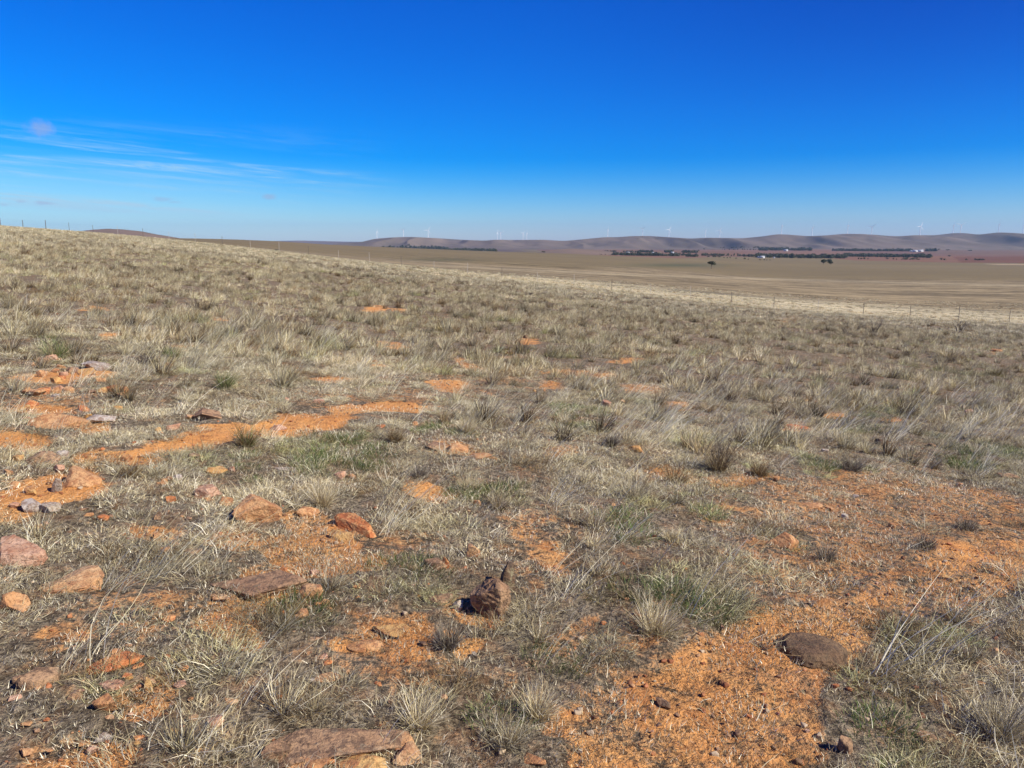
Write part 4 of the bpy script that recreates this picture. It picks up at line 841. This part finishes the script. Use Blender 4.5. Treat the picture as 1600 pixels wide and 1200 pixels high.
# ------------------------------------------------------------------ trees
def leaves(g, n, blobs, size, pal):
    bi = g.integers(0, len(blobs), n); B = np.array([b[:3] for b in blobs])[bi]; Rr = np.array([b[3:] for b in blobs])[bi]
    d = g.normal(0, 1, (n, 3)); d /= np.linalg.norm(d, axis=1)[:, None]; p = B+d*Rr*(g.uniform(.35, 1, (n, 1))**.6)
    u = g.normal(0, 1, (n, 3)); u /= np.linalg.norm(u, axis=1)[:, None]; v = np.cross(u, d); v /= np.linalg.norm(v, axis=1)[:, None]+1e-6
    s = (size*g.uniform(.5, 1.3, n))[:, None]; V = np.stack([p-u*s-v*s*.6, p+u*s-v*s*.5, p+u*s*.8+v*s*.6, p-u*s*.9+v*s*.5], 1).reshape(-1, 3)
    Q = np.arange(n*4).reshape(-1, 4); C = np.repeat(np.array(pal)[g.integers(0, len(pal), n)]*g.uniform(.7, 1.25, (n, 1)), 4, 0); return V, Q, C
DKG = [lin((82, 84, 58)), lin((66, 72, 50)), lin((98, 96, 68)), lin((54, 58, 44))]  # greens lightened so the leaf colour itself carries distance haze
def tree(x, y, hpx, wpx, label, seed, name='tree', d=None, trunk=.35, group=None, pal=DKG, n=None):
    P = ground(x, y) if d is None else Vector((float(pixt(x, y))*d, d, 0))
    if d is not None: P.z = float(hz(np.array([P.x]), np.array([P.y]))[0])
    dist = P.y; H = hpx*dist/F; Wd = wpx*dist/F; g = np.random.default_rng(seed); r = empty(name, P)
    tag(r, label, 'tree' if trunk > .15 else 'bush', group); bl = []
    nb = 7
    for k in range(nb):
        a = g.uniform(0, 6.28); q = g.uniform(.1, .62); zz = H*(trunk+(1-trunk)*g.uniform(.3, .78)); s = g.uniform(.22, .36)
        bl.append((math.cos(a)*q*Wd/2, math.sin(a)*q*Wd/2, zz, Wd*s, Wd*s, min(H*(1-trunk)*s*.8, H-zz)))
    V, Q, C = leaves(g, n or 700, bl, Wd*.045, pal); newmesh('crown', V, Q, M_LEAF, parent=r, cols={'bc': C})
    tr = max(.12, H*.022); S = [((0, 0, -.3), (.03*H, 0, H*trunk*1.0), tr*1.3, tr)]
    for b in bl: S.append(((.03*H, 0, H*trunk*.95), (b[0]*.8, b[1]*.8, b[2]), tr*.7, tr*.25))
    tubes(S, M_BARK, 'trunk', r, 7); return r
tree(1110.5, 433.5, 12.5, 13, 'lone small tree with leaning crown out on the open plain', 41, d=850, trunk=.42, n=1100)
tree(1286, 415.5, 8.6, 11, 'left one of two round dark trees touching each other on the plain', 42, d=1420, trunk=.1, group=None, n=900)
tree(1297.5, 415.5, 9, 11, 'right one of two round dark trees touching each other on the plain', 43, d=1420, trunk=.1, n=900)
tree(1112, 407, 0.1, 0.1, 'x', 44, d=2000) if False else None
SM = [(430.5, 389.0, 5.0, 10, 118, 'small dark bush on the skyline at the left, beside a post'),
 (849.5, 391.5, 3.2, 6, 1700, 'small dark bush on the brown rise at centre'), (1131, 407, 2.6, 3.4, 1950, 'first small tree from the left of the sparse row on the plain'), (1136.5, 407, 2.6, 3, 1950, 'second small tree from the left of the sparse row'), (1140.5, 407, 3, 3, 1950, 'third small tree from the left of the sparse row'),
 (1150, 407.6, 2.6, 3.4, 1900, 'fourth small tree of the sparse row, standing apart'), (1163.5, 409.4, 4, 4.6, 1850, 'tallest small tree of the sparse row on the plain'), (1169, 409.4, 2, 3, 1850, 'low bush at the right of the tallest tree in the sparse row'),
 (1187.5, 411, 2.6, 4.4, 1800, 'first of four low trees below the white shed'), (1193.5, 411, 3, 3.4, 1800, 'second of four low trees below the white shed'), (1198, 411, 2.6, 3, 1800, 'third of four low trees below the white shed'), (1203, 411.5, 2, 2.6, 1800, 'fourth and faintest of four low trees below the white shed'),
 (1100, 389, 3, 3.6, 5000, 'small tree at the foot of the ridge, left of the farm wood'), (1048.5, 382, 2.6, 2.6, 5900, 'small tree on the lower slope of the middle hump'), (1231.5, 381.5, 3, 3, 5900, 'small tree just above the farm wood'), (1467, 386.5, 3.2, 3.6, 4900, 'small tree right of the white farm sheds'), (1481, 386.5, 2, 8, 4900, 'strip of scrub on the slope right of the farm sheds'), (1516, 389, 1.5, 8, 4700, 'low strip of scrub farthest right under the ridge'),
 (1483, 406.5, 3.2, 6, 2700, 'dark bush between the tree belt and the red field'), (1536, 411, 3, 5, 2150, 'last bush at the right end of the paddock row')]
def zlift(x, y, d):                           # ground or hill height there
    t = float(pixt(x, y)); X = t*d; return max(float(hz(np.array([X]), np.array([d]))[0]), topz(X, d) if d > 5200 else -999)
for i, (x, y, h, wd, d, lb) in enumerate(SM):
    r = tree(x, y, h, wd, lb, 60+i, d=d, trunk=.12 if d > 200 else .2, n=260, name='bush' if h < 4 or d < 200 else 'tree')
    r.location.z = zlift(x, y, d)-.2
# belts: distant woods that read as one mass
def belt(pts, n, h, label, seed, spread=120, name='tree_belt', pal=DKG, gap=0):
    g = np.random.default_rng(seed); P = []; xs = np.array([p[0] for p in pts], float); dd = np.array([p[1] for p in pts], float); parts = []
    for k in range(n):
        x = g.uniform(xs[0], xs[-1]); 
        if gap and vn(np.array([x/gap]), np.array([seed*1.7]), 3)[0] < .42: continue
        d = float(np.interp(x, xs, dd))+g.uniform(-.5, .5)*spread; X = float(pixt(x, 395))*d; z = zlift(x, 395, d); H = h*g.uniform(.3, 1.1); Wd = H*g.uniform(.8, 1.3)
        bl = [(X+g.uniform(-.25, .25)*Wd, d+g.uniform(-.2, .2)*Wd, z+H*g.uniform(.4, .7), Wd*.42, Wd*.42, H*.33) for _ in range(3)]+[(X, d, z+H*.25, Wd*.4, Wd*.4, H*.25)]
        parts.append(leaves(g, 90, bl, Wd*.11, pal))
    V, Q, C = join(parts); o = newmesh(name, V, Q, M_LEAF, cols={'bc': C}); return tag(o, label, 'trees', kind='stuff')
belt([(890, 2550), (960, 2550)], 40, 6, 'thin line of low trees at the left end of the valley belt', 1, 60)
belt([(958, 2600), (1062, 2500)], 170, 12, 'dark belt of trees in the valley left of the lone tree', 2, 160)
belt([(940, 3700), (1002, 3600)], 60, 11, 'broken row of trees behind the valley belt, in front of white houses', 3, 80, gap=6)
belt([(1000, 3650), (1090, 3500)], 150, 14, 'row of trees behind the valley belt, right of the white houses', 4, 120, gap=9)
belt([(1062, 2720), (1150, 2700), (1180, 2550)], 90, 10, 'long thin tree belt crossing the red field', 5, 120)
belt([(1072, 2250), (1090, 2250)], 22, 8, 'short dense clump of trees standing on red soil', 6, 60)
belt([(1104, 2300), (1127, 2300)], 20, 5, 'low dark hedge on red soil', 7, 30)
belt([(1180, 2500), (1255, 2450), (1325, 2500)], 300, 13, 'dense dark wood behind the white shed', 8, 260)
belt([(1318, 2800), (1360, 2720), (1420, 2650), (1456, 2600)], 230, 13, 'dark wood in the valley on the right', 9, 200)
belt([(1340, 2300), (1440, 2250), (1540, 2180)], 90, 6.5, 'ragged row of low trees along the paddock edge at the right', 10, 30, gap=7)
belt([(1300, 4500), (1360, 4400), (1420, 4400)], 190, 16, 'long dark plantation at the foot of the ridge', 11, 200)
belt([(1186, 4700), (1225, 4900), (1270, 4700)], 170, 20, 'dark farm wood at the foot of the ridge', 12, 500)
belt([(1125, 5200), (1200, 5200)], 60, 10, 'thin dark hedge under the ridge', 13, 60)
belt([(1400, 4400), (1425, 4400)], 40, 18, 'trees left of the white farm sheds', 14, 150)
belt([(1446, 4400), (1462, 4400)], 30, 18, 'trees right of the white farm sheds', 15, 120)
belt([(598, 5000), (660, 5400), (700, 5200)], 160, 20, 'dark woodland along the foot of the left ridge', 16, 600)
belt([(633, 3700), (700, 3900)], 70, 14, 'thin line of trees below the left ridge', 17, 150, gap=8)
belt([(695, 3650), (735, 4300), (775, 3650)], 330, 15, 'dark wooded knoll below the left ridge', 18, 900)
belt([(735, 1640), (790, 1640)], 26, 3.5, 'sparse low bushes along the far brown rise', 19, 20, gap=6)
belt([(515, 5000), (530, 5000)], 20, 14, 'small dark copse on the horizon at the left', 20, 50)

# ------------------------------------------------------------------ farm buildings
M_SHED = plain('white_sheet_wall', (.55, .55, .54), .5, .04, .3); M_ROOF = plain('pale_iron_roof', (.48, .50, .52), .4, .05, .3, .2); M_DARK = plain('dark_opening', (.05, .05, .055), .6, .1, 1)
def shed(x, d, w_, dp, h, label, rz=0., group='white farm buildings in the valley', y=395):
    X = float(pixt(x, y))*d; r = empty('farm_building', (X, d, zlift(x, y, d)), rz); tag(r, label, 'building', group)
    w_ *= .7; dp *= .8; h *= .75; a, b = w_/2, dp/2; V = [(-a, -b, -1), (a, -b, -1), (a, b, -1), (-a, b, -1), (-a, -b, h), (a, -b, h), (a, b, h), (-a, b, h)]
    newmesh('wall', V, [(0, 1, 5, 4), (1, 2, 6, 5), (2, 3, 7, 6), (3, 0, 4, 7)], M_SHED, parent=r)
    rh = h+dp*.22; e = .5; V = [(-a-e, -b-e, h-.05), (a+e, -b-e, h-.05), (a+e, 0, rh), (-a-e, 0, rh), (-a-e, b+e, h-.05), (a+e, b+e, h-.05), (-a-e, -b-e, h+.2), (a+e, -b-e, h+.2), (a+e, 0, rh+.25), (-a-e, 0, rh+.25), (-a-e, b+e, h+.2), (a+e, b+e, h+.2)]
    newmesh('roof', V, [(6, 7, 8, 9), (9, 8, 11, 10), (0, 3, 2, 1), (3, 4, 5, 2), (0, 1, 7, 6), (4, 10, 11, 5), (0, 6, 9, 3), (3, 9, 10, 4), (1, 2, 8, 7), (2, 5, 11, 8)], M_ROOF, parent=r)
    newmesh('door', [(-a*.4, -b-.06, 0), (a*.1, -b-.06, 0), (a*.1, -b-.06, h*.75), (-a*.4, -b-.06, h*.75), (-a*.4, -b+.1, 0), (a*.1, -b+.1, 0), (a*.1, -b+.1, h*.75), (-a*.4, -b+.1, h*.75)], [(0, 1, 2, 3), (0, 3, 7, 4), (1, 5, 6, 2), (3, 2, 6, 7)], M_DARK, parent=r)
shed(1191, 2280, 20, 12, 5.5, 'large white shed in front of the dense dark wood', .1); shed(1186, 2300, 9, 8, 4, 'small white shed at the left of the large white shed')
shed(1210, 2290, 5, 5, 3.5, 'tiny pale hut right of the large white shed')
shed(981, 3300, 18, 10, 6, 'white house between the two rows of valley trees, leftmost'); shed(1020, 3300, 14, 10, 5, 'white house in the valley, middle one of three'); shed(1050.5, 3300, 18, 10, 6, 'white house in the valley, right one of three')
shed(1228, 4350, 30, 14, 9, 'white house in the farm wood under the ridge', y=390)
shed(1430, 4100, 34, 18, 8, 'long white farm shed at the foot of the ridge, left one', y=390); shed(1438, 4150, 40, 18, 9, 'long white farm shed at the foot of the ridge, middle one', y=390); shed(1441.5, 4250, 8, 8, 13, 'tall bright white silo building behind the farm sheds', y=390)
shed(1424, 4200, 18, 12, 7, 'small white farm building left of the long farm sheds', y=390)
shed(757, 3500, 16, 10, 7, 'pale house beside the dark wooded knoll', y=390); shed(757.5, 1655, 5, 3, 2.2, 'pale trough shelter on the far brown rise', y=393)

# ------------------------------------------------------------------ haze
HZ = 1
if HZ:
    m = bpy.data.materials.new('thin_air_haze'); m.use_nodes = True; t = NT(m.node_tree); o = t.n('ShaderNodeOutputMaterial')
    v = t.n('ShaderNodeVolumePrincipled', None, Density=.00003); v.inputs['Color'].default_value = (.42, .70, 1.0, 1); v.inputs['Anisotropy'].default_value = .2
    t.t.links.new(v.outputs[0], o.inputs['Volume'])
    a = 16500; V = [(x, y, z) for z in (-140, 320) for y in (-a, a) for x in (-a, a)]
    hzb = newmesh('haze', V, [(0, 2, 3, 1), (4, 5, 7, 6), (0, 1, 5, 4), (2, 6, 7, 3), (0, 4, 6, 2), (1, 3, 7, 5)], m); tag(hzb, kind='stuff')
